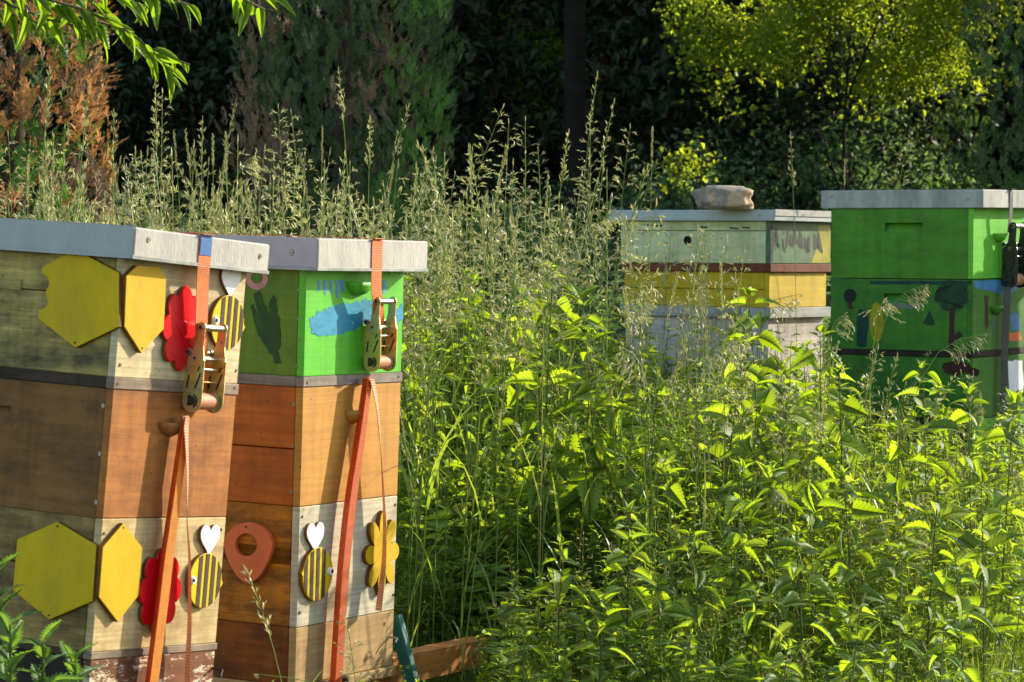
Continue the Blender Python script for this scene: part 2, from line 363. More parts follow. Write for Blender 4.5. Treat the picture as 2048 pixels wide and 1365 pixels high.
class Hive:
    def __init__(s, pos, ang, Wd, D, base, label, group='beehives in the meadow'):
        s.pos = np.array(pos); s.R = rotm(*ang); s.W = Wd; s.D = D
        s.o = np.array([-Wd / 2, D / 2, base])            # local origin: centre of the base
        s.root = bpy.data.objects.new('beehive', None); C.objects.link(s.root); s.root.empty_display_size = .2
        t = s.R @ s.o + s.pos
        m = Matrix([[*s.R[i], t[i]] for i in range(3)] + [[0, 0, 0, 1]]); s.root.matrix_world = m
        setp(s.root, label, 'beehive', group)
    def part(s, name, geo, mat, parent=None, label=None, smooth=False, uv=None):
        V = [tuple(np.array(v) - s.o) for v in geo[0]]
        me = bpy.data.meshes.new(name); me.from_pydata(V, [], geo[1]); me.materials.append(M[mat])
        if uv is not None:
            a = me.attributes.new('luv', 'FLOAT2', 'POINT'); a.data.foreach_set('vector', np.asarray(uv, np.float32).ravel())
        if smooth:
            for p in me.polygons: p.use_smooth = True
        bm = bmesh.new(); bm.from_mesh(me); bmesh.ops.recalc_face_normals(bm, faces=bm.faces); bm.to_mesh(me); bm.free()
        o = bpy.data.objects.new(name, me); C.objects.link(o); o.parent = parent or s.root
        if label: o['label'] = label
        return o
    def side(s, px, py, off=0.0):     # point of the right-hand (+x) face: local (y, z)
        d = s.R.T @ (cf * FPX + cr * (px - 1024) + cu * (682.5 - py)); c = s.R.T @ (CAM - s.pos)
        t = (off - c[0]) / d[0]; p = c + d * t; return p[1], p[2]
    def front(s, px, py, off=0.0):    # point of the left-hand (-y) face: local (x, z)
        d = s.R.T @ (cf * FPX + cr * (px - 1024) + cu * (682.5 - py)); c = s.R.T @ (CAM - s.pos)
        t = (-off - c[1]) / d[1]; p = c + d * t; return p[0], p[2]
    def wpt(s, p): return s.R @ np.array(p) + s.pos
    def P(s, face, uv, off):          # (u, v) on a face, off metres proud of it
        return (off, uv[0], uv[1]) if face == 'side' else (uv[0], -off, uv[1])
    def plate(s, name, face, pts, t0, t1, mat, edge=None, parent=None, label=None, bev=.0015):
        """flat cut-out of a given outline standing t0..t1 proud of a face, edge colour as a collar"""
        n = len(pts); c = np.mean(pts, 0)
        q = np.array(pts); inn = c + (q - c) * (1 - bev / max(.02, np.abs(q - c).max()))
        V = [s.P(face, p, t0) for p in pts] + [s.P(face, p, t1 - bev) for p in pts] + [s.P(face, p, t1) for p in inn]
        F = [list(range(2 * n, 3 * n))] + [[n + i, n + (i + 1) % n, 2 * n + (i + 1) % n, 2 * n + i] for i in range(n)]
        o = s.part(name, (V, F + ([] if edge else [[i, (i + 1) % n, n + (i + 1) % n, n + i] for i in range(n)] + [list(range(n))])), mat, parent, label)
        if edge:
            V2 = V[:2 * n]
            F2 = [[i, (i + 1) % n, n + (i + 1) % n, n + i] for i in range(n)]
            me = o.data; me.materials.append(M[edge]); nf = len(me.polygons)
            bm = bmesh.new(); bm.from_mesh(me); bm.verts.ensure_lookup_table()
            for f in F2:
                nf_ = bm.faces.new([bm.verts[i] for i in f]); nf_.material_index = 1
            bmesh.ops.recalc_face_normals(bm, faces=bm.faces); bm.to_mesh(me); bm.free()
        return o
    def box(s, z0, z1, mf, ms, inset=0.0, slot=None, seams=(), name='hive_box', label=None):
        """four boards: carcass (back and far side) plus front and side boards as pieces of their own"""
        W_, D, t = s.W - inset, s.D - inset, .022
        X0 = -W_; X1 = -inset; Y0 = inset
        core = join(boxgeo((X0, D - t, z0), (X1 - t - .001, D, z1)), boxgeo((X0, Y0 + t + .001, z0), (X0 + t, D - t - .001, z1)))
        b = s.part(name, core, ms, label=label)
        zs = [z0] + [z for z in seams] + [z1]
        for k in range(len(zs) - 1):
            a, c = zs[k] + (.0012 if k else 0), zs[k + 1] - (.0012 if k < len(zs) - 2 else 0)
            if slot and a < slot[2] < c:
                x0, x1, sz0, sz1 = slot
                g = join(boxgeo((X0, Y0, a), (x0, Y0 + t, c), 0), boxgeo((x1, Y0, a), (X1 - t, Y0 + t, c), 0),
                         boxgeo((x0, Y0, a), (x1, Y0 + t, sz0), 0), boxgeo((x0, Y0, sz1), (x1, Y0 + t, c), 0),
                         ([(x0, Y0 + .001, sz0), (x1, Y0 + .001, sz0), (x1, Y0 + t, sz1), (x0, Y0 + t, sz1)], [[0, 1, 2, 3]]))
            else:
                g = boxgeo((X0, Y0, a), (X1 - t - .0008, Y0 + t, c))
            s.part('board', g, mf, b)
        s.part('board', boxgeo((X1 - t, Y0 - .0006, z0), (X1, D - .001, z1)), ms, b)
        return b
    def strip(s, z0, z1, mf, ms, proud=.003, label=None):
        b = s.part('frame_strip', boxgeo((-s.W, -proud, z0), (-.0225, .02, z1)), mf, label=label)
        s.part('frame_strip', boxgeo((-.022, -proud - .001, z0), (proud, s.D + proud, z1)), ms)
        s.part('frame_strip', boxgeo((-s.W, s.D - .02, z0), (-.0225, s.D + proud, z1)), mf)
    def screw(s, face, px, py, off=0.0, r=.005, parent=None):
        uv = (s.side if face == 'side' else s.front)(px, py, off)
        ax = (1, 0, 0) if face == 'side' else (0, -1, 0)
        p = s.P(face, uv, off - .001)
        g = cylgeo(p, ax, r, .003, 12, r * .8)
        o = s.part('screw', g, 'screw', parent)
        q = s.P(face, uv, off + .002)
        if face == 'side': sg = boxgeo((q[0] - .001, q[1] - r * .6, q[2] - .0006), (q[0] + .0006, q[1] + r * .6, q[2] + .0006), 0)
        else: sg = boxgeo((q[0] - r * .6, q[1] - .0006, q[2] - .0006), (q[0] + r * .6, q[1] + .001, q[2] + .0006), 0)
        s.part('slot', sg, 'hole', o)
    def blob(s, face, name, pxs, mat, off=.0008, jag=.0, parent=None, label=None, sub=5):
        """brush-painted patch with a ragged outline, a paint skin thick"""
        f = s.side if face == 'side' else s.front
        q = []
        n = len(pxs)
        for i in range(n):
            a, b = np.array(pxs[i], float), np.array(pxs[(i + 1) % n], float)
            for k in range(sub):
                p = a + (b - a) * k / sub + rng.normal(0, jag, 2)
                q.append(f(p[0], p[1], off))
        return s.plate(name, face, q, 0.0002, off, mat, parent=parent, label=label, bev=.0001)
def rescale(h, k, *extra):
    """move a hive nearer or farther, keeping its apparent size"""
    for o in (h.root,) + extra:
        m = o.matrix_world.copy(); t = m.to_translation(); n = Vector((0, 0, CAMZ)) + (t - Vector((0, 0, CAMZ))) * k
        m2 = m.to_3x3() * k; m4 = m2.to_4x4(); m4.translation = n; o.matrix_world = m4
    h.k = k
def petals(c, ry, rz, n=8, depth=.32, ph=0.0, N=96, pw=.75):
    out = []
    for i in range(N):
        a = 2 * math.pi * i / N
        r = (1 - depth) + depth * abs(math.cos(n / 2 * (a + ph))) ** pw
        out.append((c[0] + ry * r * math.cos(a), c[1] + rz * r * math.sin(a)))
    return out
def heart(c, w_, h_, N=40, tilt=0.0):
    out = []
    for i in range(N):
        t = 2 * math.pi * i / N
        x = 16 * math.sin(t) ** 3 / 34; y = (13 * math.cos(t) - 5 * math.cos(2 * t) - 2 * math.cos(3 * t) - math.cos(4 * t) + 2) / 30
        x, y = x * w_, y * h_
        out.append((c[0] + x * math.cos(tilt) - y * math.sin(tilt), c[1] + x * math.sin(tilt) + y * math.cos(tilt)))
    return out
def bee(h, cpx, wpx, face_dir, label):
    """wooden bee: striped round body, heart wing, eye knob and small sting; face_dir -1 looks left"""
    c = h.side(*cpx, .013); r = .0685
    pts = []
    N = 64
    for i in range(N):
        a = 2 * math.pi * i / N; rr = r
        sa = math.atan2(math.sin(a - (0 if face_dir < 0 else math.pi)), math.cos(a - (0 if face_dir < 0 else math.pi)))
        if abs(sa + .12) < .10: rr = r * (1.12 - abs(sa + .12) * .9)
        pts.append((c[0] + rr * 1.02 * math.cos(a), c[1] + rr * math.sin(a)))
    b = h.plate('bee_cutout', 'side', pts, .001, .013, 'yellow_bee', 'ply_edge', label=label)
    for k in range(4):
        dx = (-.026 + .0275 * k) * (-face_dir)
        x0, x1 = c[0] + dx - .0075, c[0] + dx + .0075
        e = []
        for x in (x0, x1):
            e.append(math.sqrt(max(1e-6, (r * .985) ** 2 - ((x - c[0]) / 1.02) ** 2)))
        q = [(x0, c[1] - e[0]), (x1, c[1] - e[1]), (x1, c[1] + e[1]), (x0, c[1] + e[0])]
        h.plate('stripe', 'side', q, .0125, .0142, 'stripe', parent=b, bev=.0005)
    wc = h.side(*wpx, .009)
    h.plate('wing', 'side', heart((wc[0], wc[1] - .004), .088, .084), .001, .010, 'white', 'ply_edge', parent=b)
    ex = c[0] + face_dir * r * .80
    h.part('eye', cylgeo((.012, ex, c[1] + .003), (1, 0, 0), .0115, .007, 16, .009), 'white', b)
    h.part('pupil', cylgeo((.0185, ex + face_dir * .003, c[1] + .003), (1, 0, 0), .005, .0016, 12), 'hole', b)
    return b
def half_bowl(h, cpx, wd, ht, out, mat, parent):
    c = h.side(*cpx, 0.0); V = []; F = []; n, m = 12, 5
    for j in range(m + 1):
        ph = (math.pi / 2) * j / m
        for i in range(n + 1):
            th = math.pi * i / n
            V.append((.001 + out * math.sin(th) * math.cos(ph * .999), c[0] - wd / 2 * math.cos(th) * math.cos(ph * .999), c[1] - ht * math.sin(ph)))
    for j in range(m):
        for i in range(n): a = j * (n + 1) + i; F.append([a, a + 1, a + n + 2, a + n + 1])
    k = len(V)
    V += [(.001 + (v[0] - .001) * .72, c[0] + (v[1] - c[0]) * .82, v[2]) for v in V[:n + 1]]
    F += [[i, i + 1, k + i + 1, k + i] for i in range(n)]
    k2 = len(V); V += [(.004, c[0] + (v[1] - c[0]) * .6, c[1] - ht * .55) for v in V[:n + 1]]
    F += [[k + i, k + i + 1, k2 + i + 1, k2 + i] for i in range(n)]
    return h.part('handle', (V, F), mat, parent, smooth=True)
def ribbon(h, pts, wv, mat, root, name='webbing', th=.0016, width=.05):
    """woven strap through local points; wv = width direction(s)"""
    # resample smoothly
    P_ = [np.array(p, float) for p in pts]; Wv = [np.array(x, float) for x in (wv if isinstance(wv, list) else [wv] * len(P_))]
    Q = []; QW = []
    for i in range(len(P_) - 1):
        p0, p1, p2, p3 = P_[max(0, i - 1)], P_[i], P_[i + 1], P_[min(len(P_) - 1, i + 2)]
        for k in range(8):
            t = k / 8
            Q.append(.5 * ((2 * p1) + (-p0 + p2) * t + (2 * p0 - 5 * p1 + 4 * p2 - p3) * t * t + (-p0 + 3 * p1 - 3 * p2 + p3) * t ** 3))
            QW.append(Wv[i] * (1 - t) + Wv[i + 1] * t)
    Q.append(P_[-1]); QW.append(Wv[-1])
    V = []; F = []; U = []; L_ = 0
    for i, (q, x) in enumerate(zip(Q, QW)):
        tg = Q[min(i + 1, len(Q) - 1)] - Q[max(i - 1, 0)]; tg /= np.linalg.norm(tg) + 1e-9
        x = x / np.linalg.norm(x); nn = np.cross(tg, x); nn /= np.linalg.norm(nn) + 1e-9
        if i: L_ += np.linalg.norm(q - Q[i - 1])
        for (a, b) in ((-1, -1), (1, -1), (1, 1), (-1, 1)):
            V.append(q + x * a * width / 2 + nn * b * th / 2); U.append((a, L_))
        if i:
            o = 4 * (i - 1)
            for j in range(4): F.append([o + j, o + (j + 1) % 4, o + 4 + (j + 1) % 4, o + 4 + j])
    F += [[0, 1, 2, 3], [len(V) - 4, len(V) - 3, len(V) - 2, len(V) - 1]]
    return h.part(name, (V, F), mat, root, uv=U)
def ratchet(h, px, py, scale, root, mat='zinc'):
    """tie-down ratchet: two frame plates, two handle plates, grip bar, spool, pawls; (px, py) = spool centre on near plate"""
    n0 = .036
    y0, z0 = h.side(px, py, n0)
    k = scale
    G = lambda nn, z: (n0 + nn * k, z0 + z * k)
    def platep(outl, y, th, nm, m_=mat, parent=None):
        n = len(outl); V = [(a, y - th / 2, b) for a, b in outl] + [(a, y + th / 2, b) for a, b in outl]
        F = [list(range(n)), list(range(n, 2 * n))[::-1]] + [[i, (i + 1) % n, n + (i + 1) % n, n + i] for i in range(n)]
        return h.part(nm, (V, F), m_, parent or rt)
    rt = h.part('ratchet', join(cylgeo((n0, y0 - .004, z0), (0, 1, 0), .011 * k, .088 * k + .008, 18)), 'steel_dark', root)
    fo = [G(.0285 * math.cos(a), .0285 * math.sin(a)) for a in np.linspace(math.pi * 1.0, math.pi * 2.0, 16)]
    fo += [G(.029, .03), G(.028, .10), G(.022, .118), G(.004, .128), G(-.012, .122), G(-.027, .10), G(-.028, .05)]
    sp = .086 * k
    ho = [G(-.008, .085), G(.024, .085), G(.028, .11), G(.024, .135), G(.026, .175)]
    ho += [G(.014 + .0135 * math.cos(a), .180 + .0135 * math.sin(a)) for a in np.linspace(0, math.pi, 9)]
    ho += [G(0, .175), G(-.001, .15), G(-.006, .12)]
    for q, yy in enumerate((y0, y0 + sp)):
        fp = platep(fo, yy + (.004 if q else -.0), .0028, 'frame_plate')
        platep(ho, yy + (-.001 if q else -.0045), .0026, 'handle_plate')
        yn = yy + (.004 if q else 0) - .0022
        for (a0, b0, a1, b1, wd) in ((-.018, .030, -.014, .062, .0035), (.006, .030, .020, .068, .0035), (.011, .072, .016, .085, .003)):
            d = np.array([a1 - a0, b1 - b0]); d /= np.linalg.norm(d); nrm = np.array([-d[1], d[0]]) * wd / 2
            platep([G(a0 + nrm[0], b0 + nrm[1]), G(a0 - nrm[0], b0 - nrm[1]), G(a1 - nrm[0], b1 - nrm[1]), G(a1 + nrm[0], b1 + nrm[1])], yn, .001, 'slot', 'hole')
        arc = [G(.017 * math.cos(a), .017 * math.sin(a)) for a in np.linspace(-1.2, 1.3, 9)] + [G(.0135 * math.cos(a), .0135 * math.sin(a)) for a in np.linspace(1.3, -1.2, 9)]
        platep(arc, yn, .001, 'slot', 'hole')
        platep([G(-.012, -.012), G(-.003, -.012), G(-.003, .013), G(-.012, .013)], yn, .0012, 'slot', 'hole')
        for (a, b, r_) in ((.014, .180, .0075), (.002, .104, .0055), (-.020, .118, .0085)):
            p = G(a, b); h.part('bolt', cylgeo((p[0], yn - .005 - (.003 if b > .15 else 0), p[1]), (0, 1, 0), r_ * k, .006, 16, r_ * k * 1.1), 'steel', rt)
            h.part('bolt_socket', cylgeo((p[0], yn - .006 - (.003 if b > .15 else 0), p[1]), (0, 1, 0), r_ * .55 * k, .0015, 12), 'bronze', rt)
    p = G(.014, .180); h.part('grip_bar', cylgeo((p[0], y0, p[1]), (0, 1, 0), .0085 * k, sp, 20), 'steel', rt, smooth=False)
    for (a, b, r_, m_) in ((.004, .104, .006, 'steel'), (.010, .078, .0028, 'steel'), (-.020, .118, .005, 'steel')):
        p = G(a, b); h.part('cross_rod', cylgeo((p[0], y0, p[1]), (0, 1, 0), r_ * k, sp, 14), m_, rt)
    a, b = G(-.016, .045), G(.012, .066)
    h.part('pawl', boxgeo((a[0], y0 + .006, a[1]), (b[0], y0 + sp - .004, a[1] + .004)), mat, rt)
    # wound webbing and toothed wheels on the spool
    h.part('webbing_roll', cylgeo((n0, y0 + .012, z0), (0, 1, 0), .021 * k, sp - .022, 26), 'strap_tail', rt, smooth=False)
    for yy in (y0 + .006, y0 + sp - .006):
        n = 22; gp = []
        for i in range(n):
            a0 = 2 * math.pi * i / n
            gp += [G(.025 * math.cos(a0), .025 * math.sin(a0)), G(.0205 * math.cos(a0 + .04), .0205 * math.sin(a0 + .04))]
        platep(gp, yy, .003, 'gear', mat)
    return y0, z0, sp

# ---- hive one: left, cream and brown boxes, yellow hexagons
h1 = Hive((-.919, 6.849, 1.39), (-29.87, -2.26, 3.59), .5, .505, -1.13,
          'left hive of cream and brown boxes with yellow hexagons and a red flower')
h1.part('lid', boxgeo((-.5 - .04, -.027, -.002), (.046, .505 + .027, .072), .004), 'lid_white', label='pale sheet metal lid')
h1.part('lid_skirt', boxgeo((-.5 - .042, -.030, .0005), (.043, -.0275, .0745), .0008), 'lid_metal')  # cooler, darker grey than the lid: this face's shade put into colour
for p in ((297, 480), (520, 513)): h1.screw('side', *p, .046, .008)
zs = [-.002, -.2837, -.3118, -.6182, -.9352, -.953, -1.13]
sy = h1.front(0, 575)[1]
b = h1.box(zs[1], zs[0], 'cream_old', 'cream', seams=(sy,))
h1.part('rail', boxgeo((-.5, -.004, sy - .003), (-.30, .001, sy + .022), .001), 'cream_old', b)
for p in ((240, 730), (472, 742), (255, 522)): h1.screw('side', *p, .0, .005, b)
h1.strip(zs[2], zs[1], 'strip_dark', 'strip_grey')
for p in ((235, 768), (470, 776)): h1.screw('side', *p, .003, .004)
sl_ = (-.60, h1.front(22, 810)[0], h1.front(10, 850)[1], h1.front(10, 808)[1])
sl_ = (-.385, h1.front(22, 810)[0], h1.front(10, 850)[1], h1.front(10, 812)[1])
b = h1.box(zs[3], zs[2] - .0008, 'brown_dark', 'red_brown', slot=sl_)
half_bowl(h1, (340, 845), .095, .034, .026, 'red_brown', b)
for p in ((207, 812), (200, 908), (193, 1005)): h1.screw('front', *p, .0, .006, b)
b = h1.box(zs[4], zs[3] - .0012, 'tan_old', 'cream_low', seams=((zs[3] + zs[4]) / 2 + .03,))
for p in ((208, 1067), (442, 1060)): h1.screw('side', *p, .0, .005, b)
h1.strip(zs[5], zs[4], 'strip_dark', 'strip_grey')
b = h1.box(zs[6], zs[5] - .0008, 'dark_wood', 'peel_brown', seams=())
h1.part('nail', join(cylgeo((0, *h1.side(425, 1337)), (1, 0, 0), .003, .03, 8), cylgeo((.03, *h1.side(425, 1337)), (.2, -.6, -1), .003, .02, 8)), 'steel_dark', b)
F1 = lambda pts: [h1.front(x, y, .014) for x, y in pts]
S1 = lambda pts: [h1.side(x, y, .014) for x, y in pts]
h1.plate('hexagon', 'front', F1([(153, 500), (237, 546), (237, 654), (150, 696), (76, 637), (77, 621), (87, 618), (93, 613), (96, 602), (91, 590), (92, 580), (98, 572), (98, 562), (94, 554), (84, 546), (84, 536), (104, 523), (141, 504)]), .001, .014, 'yellow_old', 'ply_edge', label='yellow hexagon with a bitten left edge')
h1.plate('hexagon', 'side', S1([(253, 553), (275, 531), (320, 534), (333, 558), (328, 659), (283, 707), (249, 654)]), .001, .014, 'yellow', 'ply_edge')
h1.plate('hexagon', 'front', F1([(114, 1044), (192, 1091), (184, 1203), (98, 1240), (25, 1181), (34, 1079)]), .001, .014, 'yellow_old', 'ply_edge')
h1.plate('hexagon', 'side', S1([(247, 1047), (285, 1095), (278, 1191), (236, 1245), (198, 1195), (206, 1095)]), .001, .014, 'yellow', 'ply_edge')
for f, p in (('front', (152, 510)), ('front', (150, 686)), ('side', (284, 697)), ('front', (115, 1053)), ('front', (98, 1231)), ('side', (247, 1056))):
    uv = (h1.front if f == 'front' else h1.side)(*p, .014); q = h1.P(f, uv, .0135)
    h1.part('nail_hole', cylgeo(q, (1, 0, 0) if f == 'side' else (0, -1, 0), .0028, .001, 8), 'hole')
for p in ((368, 658), (322, 1182)):
    c = h1.side(*p, .013); fl = h1.plate('flower', 'side', petals(c, .086, .104, 8, .20, pw=.8), .001, .013, 'red', 'ply_edge', label='red wooden flower', bev=.003)
    h1.part('flower_centre', cylgeo((.0125, c[0], c[1]), (1, 0, 0), .02, .003, 24, .017), 'red', fl)
bee(h1, (456, 646), (462, 562), -1, 'striped bee looking left, upper one')
bee(h1, (411, 1162), (420, 1078), -1, 'striped bee looking left, lower one')

def strap_thing(h, lidx, label, topx, rpx, rsc, main, tail, blue=True):
    """orange tie-down strap round a hive, a thing of its own"""
    root = bpy.data.objects.new('ratchet_strap', None); C.objects.link(root); root.matrix_world = h.root.matrix_world.copy(); root.empty_display_size = .1
    setp(root, label, 'strap', 'orange ratchet straps')
    on, lt = lidx
    yt = h.side(topx, 500, on)[0]
    Y = (0, 1, 0)
    y0, z0, sp = ratchet(h, *rpx, rsc, root)
    ym = y0 + sp / 2
    if blue: ribbon(h, [(on - .001, yt, lt + .004), (on + .003, yt, lt - .004), (on + .003, yt, lt - .048)], Y, 'strap_blue', root, width=.046)
    ribbon(h, [(-h.W - .03, yt, lt + .003), (-.2, yt, lt + .003), (on - .012, yt, lt + .003), (on + .0015, yt, lt + .0005), (on + .0018, yt, lt - .02), (on + .0018, yt, .0)], Y, 'strap_orange', root)
    ribbon(h, [(on + .0018, yt, -.001), (on - .003, yt * .85 + ym * .15, -.05), (on - .008, yt * .5 + ym * .5, z0 + .15), (.030, ym, z0 + .07), (.018, ym, z0 + .01)], Y, 'strap_orange', root)
    pm = []
    for (x, y) in main: a = h.side(x, y, .03); pm.append((.03, a[0], a[1]))
    ribbon(h, pm, (0.15, 1, .05), 'strap_gold' if blue else 'strap_deep', root, width=.030)
    pm2 = [(p[0] - .004, p[1] - .021 * min(1, .3 + i * .35), p[2]) for i, p in enumerate(pm)]
    ribbon(h, pm2, (-.75, .6, 0), 'strap_deep', root, width=.04)
    pt = []
    for (x, y) in tail: a = h.side(x, y, .036); pt.append((.036, a[0], a[1]))
    n = len(pt)
    wvs = [(.9 * (i / (n - 1)) ** .6 * -1, 1 - .75 * i / (n - 1), 0) for i in range(n)]
    ribbon(h, pt, wvs, 'strap_tail' if blue else 'strap_tail', root, 'webbing_tail', width=.024)
    return root
sA = strap_thing(h1, (.046, .073), 'orange ratchet strap with blue loop over the left hive', 409, (384, 802), 1.0,
            [(372, 835), (352, 1000), (338, 1120), (326, 1220), (308, 1365), (300, 1430)],
            [(371, 832), (373, 880), (375, 960), (374, 1040), (379, 1120), (379, 1240), (376, 1330), (374, 1430)])

for a_, b_2 in (((-.54, -.0325, -.003), (.0455, -.0302, .006)), ((.0462, -.0325, -.003), (.0485, .533, .006))): h1.part('hem', boxgeo(a_, b_2, .0006), 'lid_metal')
rescale(h1, .95, sA)
# ---- hive two: green painted super, bee and yellow flower
h2 = Hive((-.521, 7.304, 1.365), (-29.05, .07, .63), .5, .4757, -1.06,
          'second hive with green painted top box, location pin, bee and yellow flower')
h2.part('lid', boxgeo((-.5 - .04, -.03, -.001), (.053, .4757 + .03, .079), .003), 'lid_white', label='pale sheet metal lid')
h2.part('lid_skirt', boxgeo((-.5 - .041, -.0325, .0005), (.050, -.0305, .0805), .0008), 'lid_mauve')
h2.screw('front', 583, 505, .0325, .009)
zz = [-.001, -.2711, -.2974, -.5999, -.907, -1.0555]
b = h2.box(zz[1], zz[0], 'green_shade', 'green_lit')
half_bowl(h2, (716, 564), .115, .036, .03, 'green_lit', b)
for p in ((602, 549), (598, 580), (597, 638), (597, 678), (594, 733)): h2.screw('front', *p, .0, .0045, b)
h2.screw('side', 780, 549, .0, .0045, b)
h2.blob('side', 'blue_brush_paint', [(618, 640), (640, 626), (672, 612), (700, 606), (735, 602), (748, 603), (748, 645), (722, 652), (690, 668), (650, 674), (622, 668)], 'blue_paint', jag=3.0, sub=9, label='blue painted wave')
h2.blob('side', 'blue_brush_paint', [(785, 622), (806, 608), (807, 640), (784, 656)], 'blue_paint', jag=1.0)
for x, l in ((638, 20), (650, 28), (662, 24), (674, 34), (684, 22), (768, 26)):
    h2.blob('side', 'blue_brush_paint', [(x - 3, 561), (x + 4, 561), (x + 3, 561 + l), (x - 1, 563 + l)], 'blue_streak', jag=.7)
ring = [h2.front(514 + 22 * math.cos(a), 558 + 22 * math.sin(a)) for a in np.linspace(0, 2 * math.pi, 32, endpoint=False)]
rin = [h2.front(514 + 12 * math.cos(a), 556 + 12 * math.sin(a)) for a in np.linspace(0, 2 * math.pi, 32, endpoint=False)]
h2.part('painted_ring', ([h2.P('front', p, .0009) for p in ring + rin], [[i, (i + 1) % 32, 32 + (i + 1) % 32, 32 + i] for i in range(32)]), 'pink_paint')
for pts in ([(505, 588), (520, 582), (540, 640), (560, 715), (562, 728), (550, 728), (540, 690), (520, 640)], [(545, 590), (553, 600), (556, 640), (560, 700), (552, 700), (540, 640), (536, 610)], [(500, 612), (506, 608), (520, 640), (540, 690), (546, 712), (538, 706), (516, 670)], [(556, 628), (560, 640), (563, 690), (558, 700), (553, 660)]):
    h2.blob('front', 'leaf_brush_paint', pts, 'dark_green_paint', .0008 + .0002 * random.random(), .9)
h2.strip(zz[2], zz[1], 'strip_old', 'strip_old')
for p in ((615, 766), (797, 754)): h2.screw('side', *p, .003, .004)
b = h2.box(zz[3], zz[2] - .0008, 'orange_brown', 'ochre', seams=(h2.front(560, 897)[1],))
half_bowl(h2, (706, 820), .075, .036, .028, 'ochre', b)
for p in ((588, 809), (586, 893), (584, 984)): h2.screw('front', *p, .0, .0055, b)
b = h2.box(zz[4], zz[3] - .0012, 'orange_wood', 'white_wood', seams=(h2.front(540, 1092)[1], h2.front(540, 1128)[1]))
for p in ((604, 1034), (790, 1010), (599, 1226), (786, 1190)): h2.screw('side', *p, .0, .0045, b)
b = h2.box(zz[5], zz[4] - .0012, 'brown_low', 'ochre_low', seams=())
h2.part('nail', join(cylgeo((0, *h2.side(778, 1275)), (1, 0, 0), .003, .025, 8), cylgeo((.025, *h2.side(778, 1275)), (.1, -.8, -.8), .003, .015, 8)), 'steel', b)
h2.part('bottom_board', boxgeo((-.51, -.01, -1.085), (.008, .485, -1.0565), .003), 'ochre_low')
bee(h2, (636, 1149), (631, 1073), 1, 'striped bee looking right')
c = h2.side(765, 1107, .013)
fl = h2.plate('flower', 'side', petals(c, .084, .113, 8, .50, pw=.7), .001, .014, 'yellow', 'ply_edge', label='yellow wooden flower')
# location pin with a round hole
def pin():
    N = 40; out = []; inn = []
    for i in range(N):
        a = 2 * math.pi * i / N
        x, y = math.cos(a), math.sin(a)
        if y < -.1:      # taper to the tip
            k = (-.1 - y) / .9; x2 = x * (1 - .25 * k); y2 = -.1 - k * 1.48
            if i == 30: x2 = 0
        else: x2, y2 = x, y
        q = h2.front(496 + 48 * x2, 1092 - 47 * y2, .016); out.append(q)
        inn.append(h2.front(492 + 22 * x, 1090 - 23 * y, .016))
    V = [h2.P('front', p, .003) for p in out] + [h2.P('front', p, .016) for p in out] + [h2.P('front', p, .003) for p in inn] + [h2.P('front', p, .016) for p in inn]
    F = []
    for i in range(N):
        j = (i + 1) % N
        F += [[i, j, N + j, N + i], [N + i, N + j, 3 * N + j, 3 * N + i], [2 * N + i, 2 * N + j, 3 * N + j, 3 * N + i]]
    o = h2.part('location_pin', (V, F), 'salmon', label='salmon map-pin shape with round hole')
    for p in ((492, 1054), (492, 1157)):
        q = h2.P('front', h2.front(*p, .016), .0155); h2.part('nail_hole', cylgeo(q, (0, -1, 0), .0028, .001, 8), 'hole', o)
pin()
sB = strap_thing(h2, (.053, .080), 'orange ratchet strap hanging down the hive with the green top box', 753, (744, 725), .88,
            [(737, 756), (722, 880), (706, 1000), (692, 1130), (684, 1240), (676, 1365), (672, 1430)],
            [(744, 758), (754, 810), (760, 880), (765, 960), (769, 1040), (768, 1120), (762, 1180), (757, 1222)], blue=False)

for a_, b_2 in (((-.54, -.0352, -.002), (.0525, -.0327, .006)), ((.0532, -.0352, -.002), (.0555, .507, .006))): h2.part('hem', boxgeo(a_, b_2, .0006), 'lid_metal')
rescale(h2, 1.035, sB)
# ---- stand under the two near hives
st = empty('hive_stand', (W(800, 1345, 7.7)[0], 7.7, 0), 'low timber stand with orange beam ends and a green sloping leg', 'stand')
def wpart(name, geo, mat, root, smooth=False):
    l = Vector(root.location); V = [tuple(Vector(v) - l) for v in geo[0]]
    me = bpy.data.meshes.new(name); me.from_pydata(V, [], geo[1]); me.materials.append(M[mat])
    bm = bmesh.new(); bm.from_mesh(me); bmesh.ops.recalc_face_normals(bm, faces=bm.faces); bm.to_mesh(me); bm.free()
    if smooth:
        for p in me.polygons: p.use_smooth = True
    o = bpy.data.objects.new(name, me); C.objects.link(o); o.parent = root; return o
def barw(a, b, wx, wz, up=(0, 0, 1)):
    """squared timber from a to b (world)"""
    a, b = Vector(a), Vector(b); d = (b - a).normalized(); s_ = d.cross(Vector(up)).normalized(); u = s_.cross(d)
    V = []
    for p in (a, b):
        for (i, j) in ((-1, -1), (1, -1), (1, 1), (-1, 1)): V.append(tuple(p + s_ * i * wx / 2 + u * j * wz / 2))
    g = (V, [[0, 1, 2, 3], [4, 5, 6, 7], [0, 1, 5, 4], [1, 2, 6, 5], [2, 3, 7, 6], [3, 0, 4, 7]])
    bm = bmesh.new(); vs = [bm.verts.new(v) for v in V]
    for f in g[1]: bm.faces.new([vs[i] for i in f])
    bmesh.ops.recalc_face_normals(bm, faces=bm.faces); bmesh.ops.bevel(bm, geom=bm.edges[:], offset=.003, segments=1, affect='EDGES'); bm.verts.index_update()
    r_ = ([tuple(v.co) for v in bm.verts], [[v.index for v in f.verts] for f in bm.faces]); bm.free(); return r_
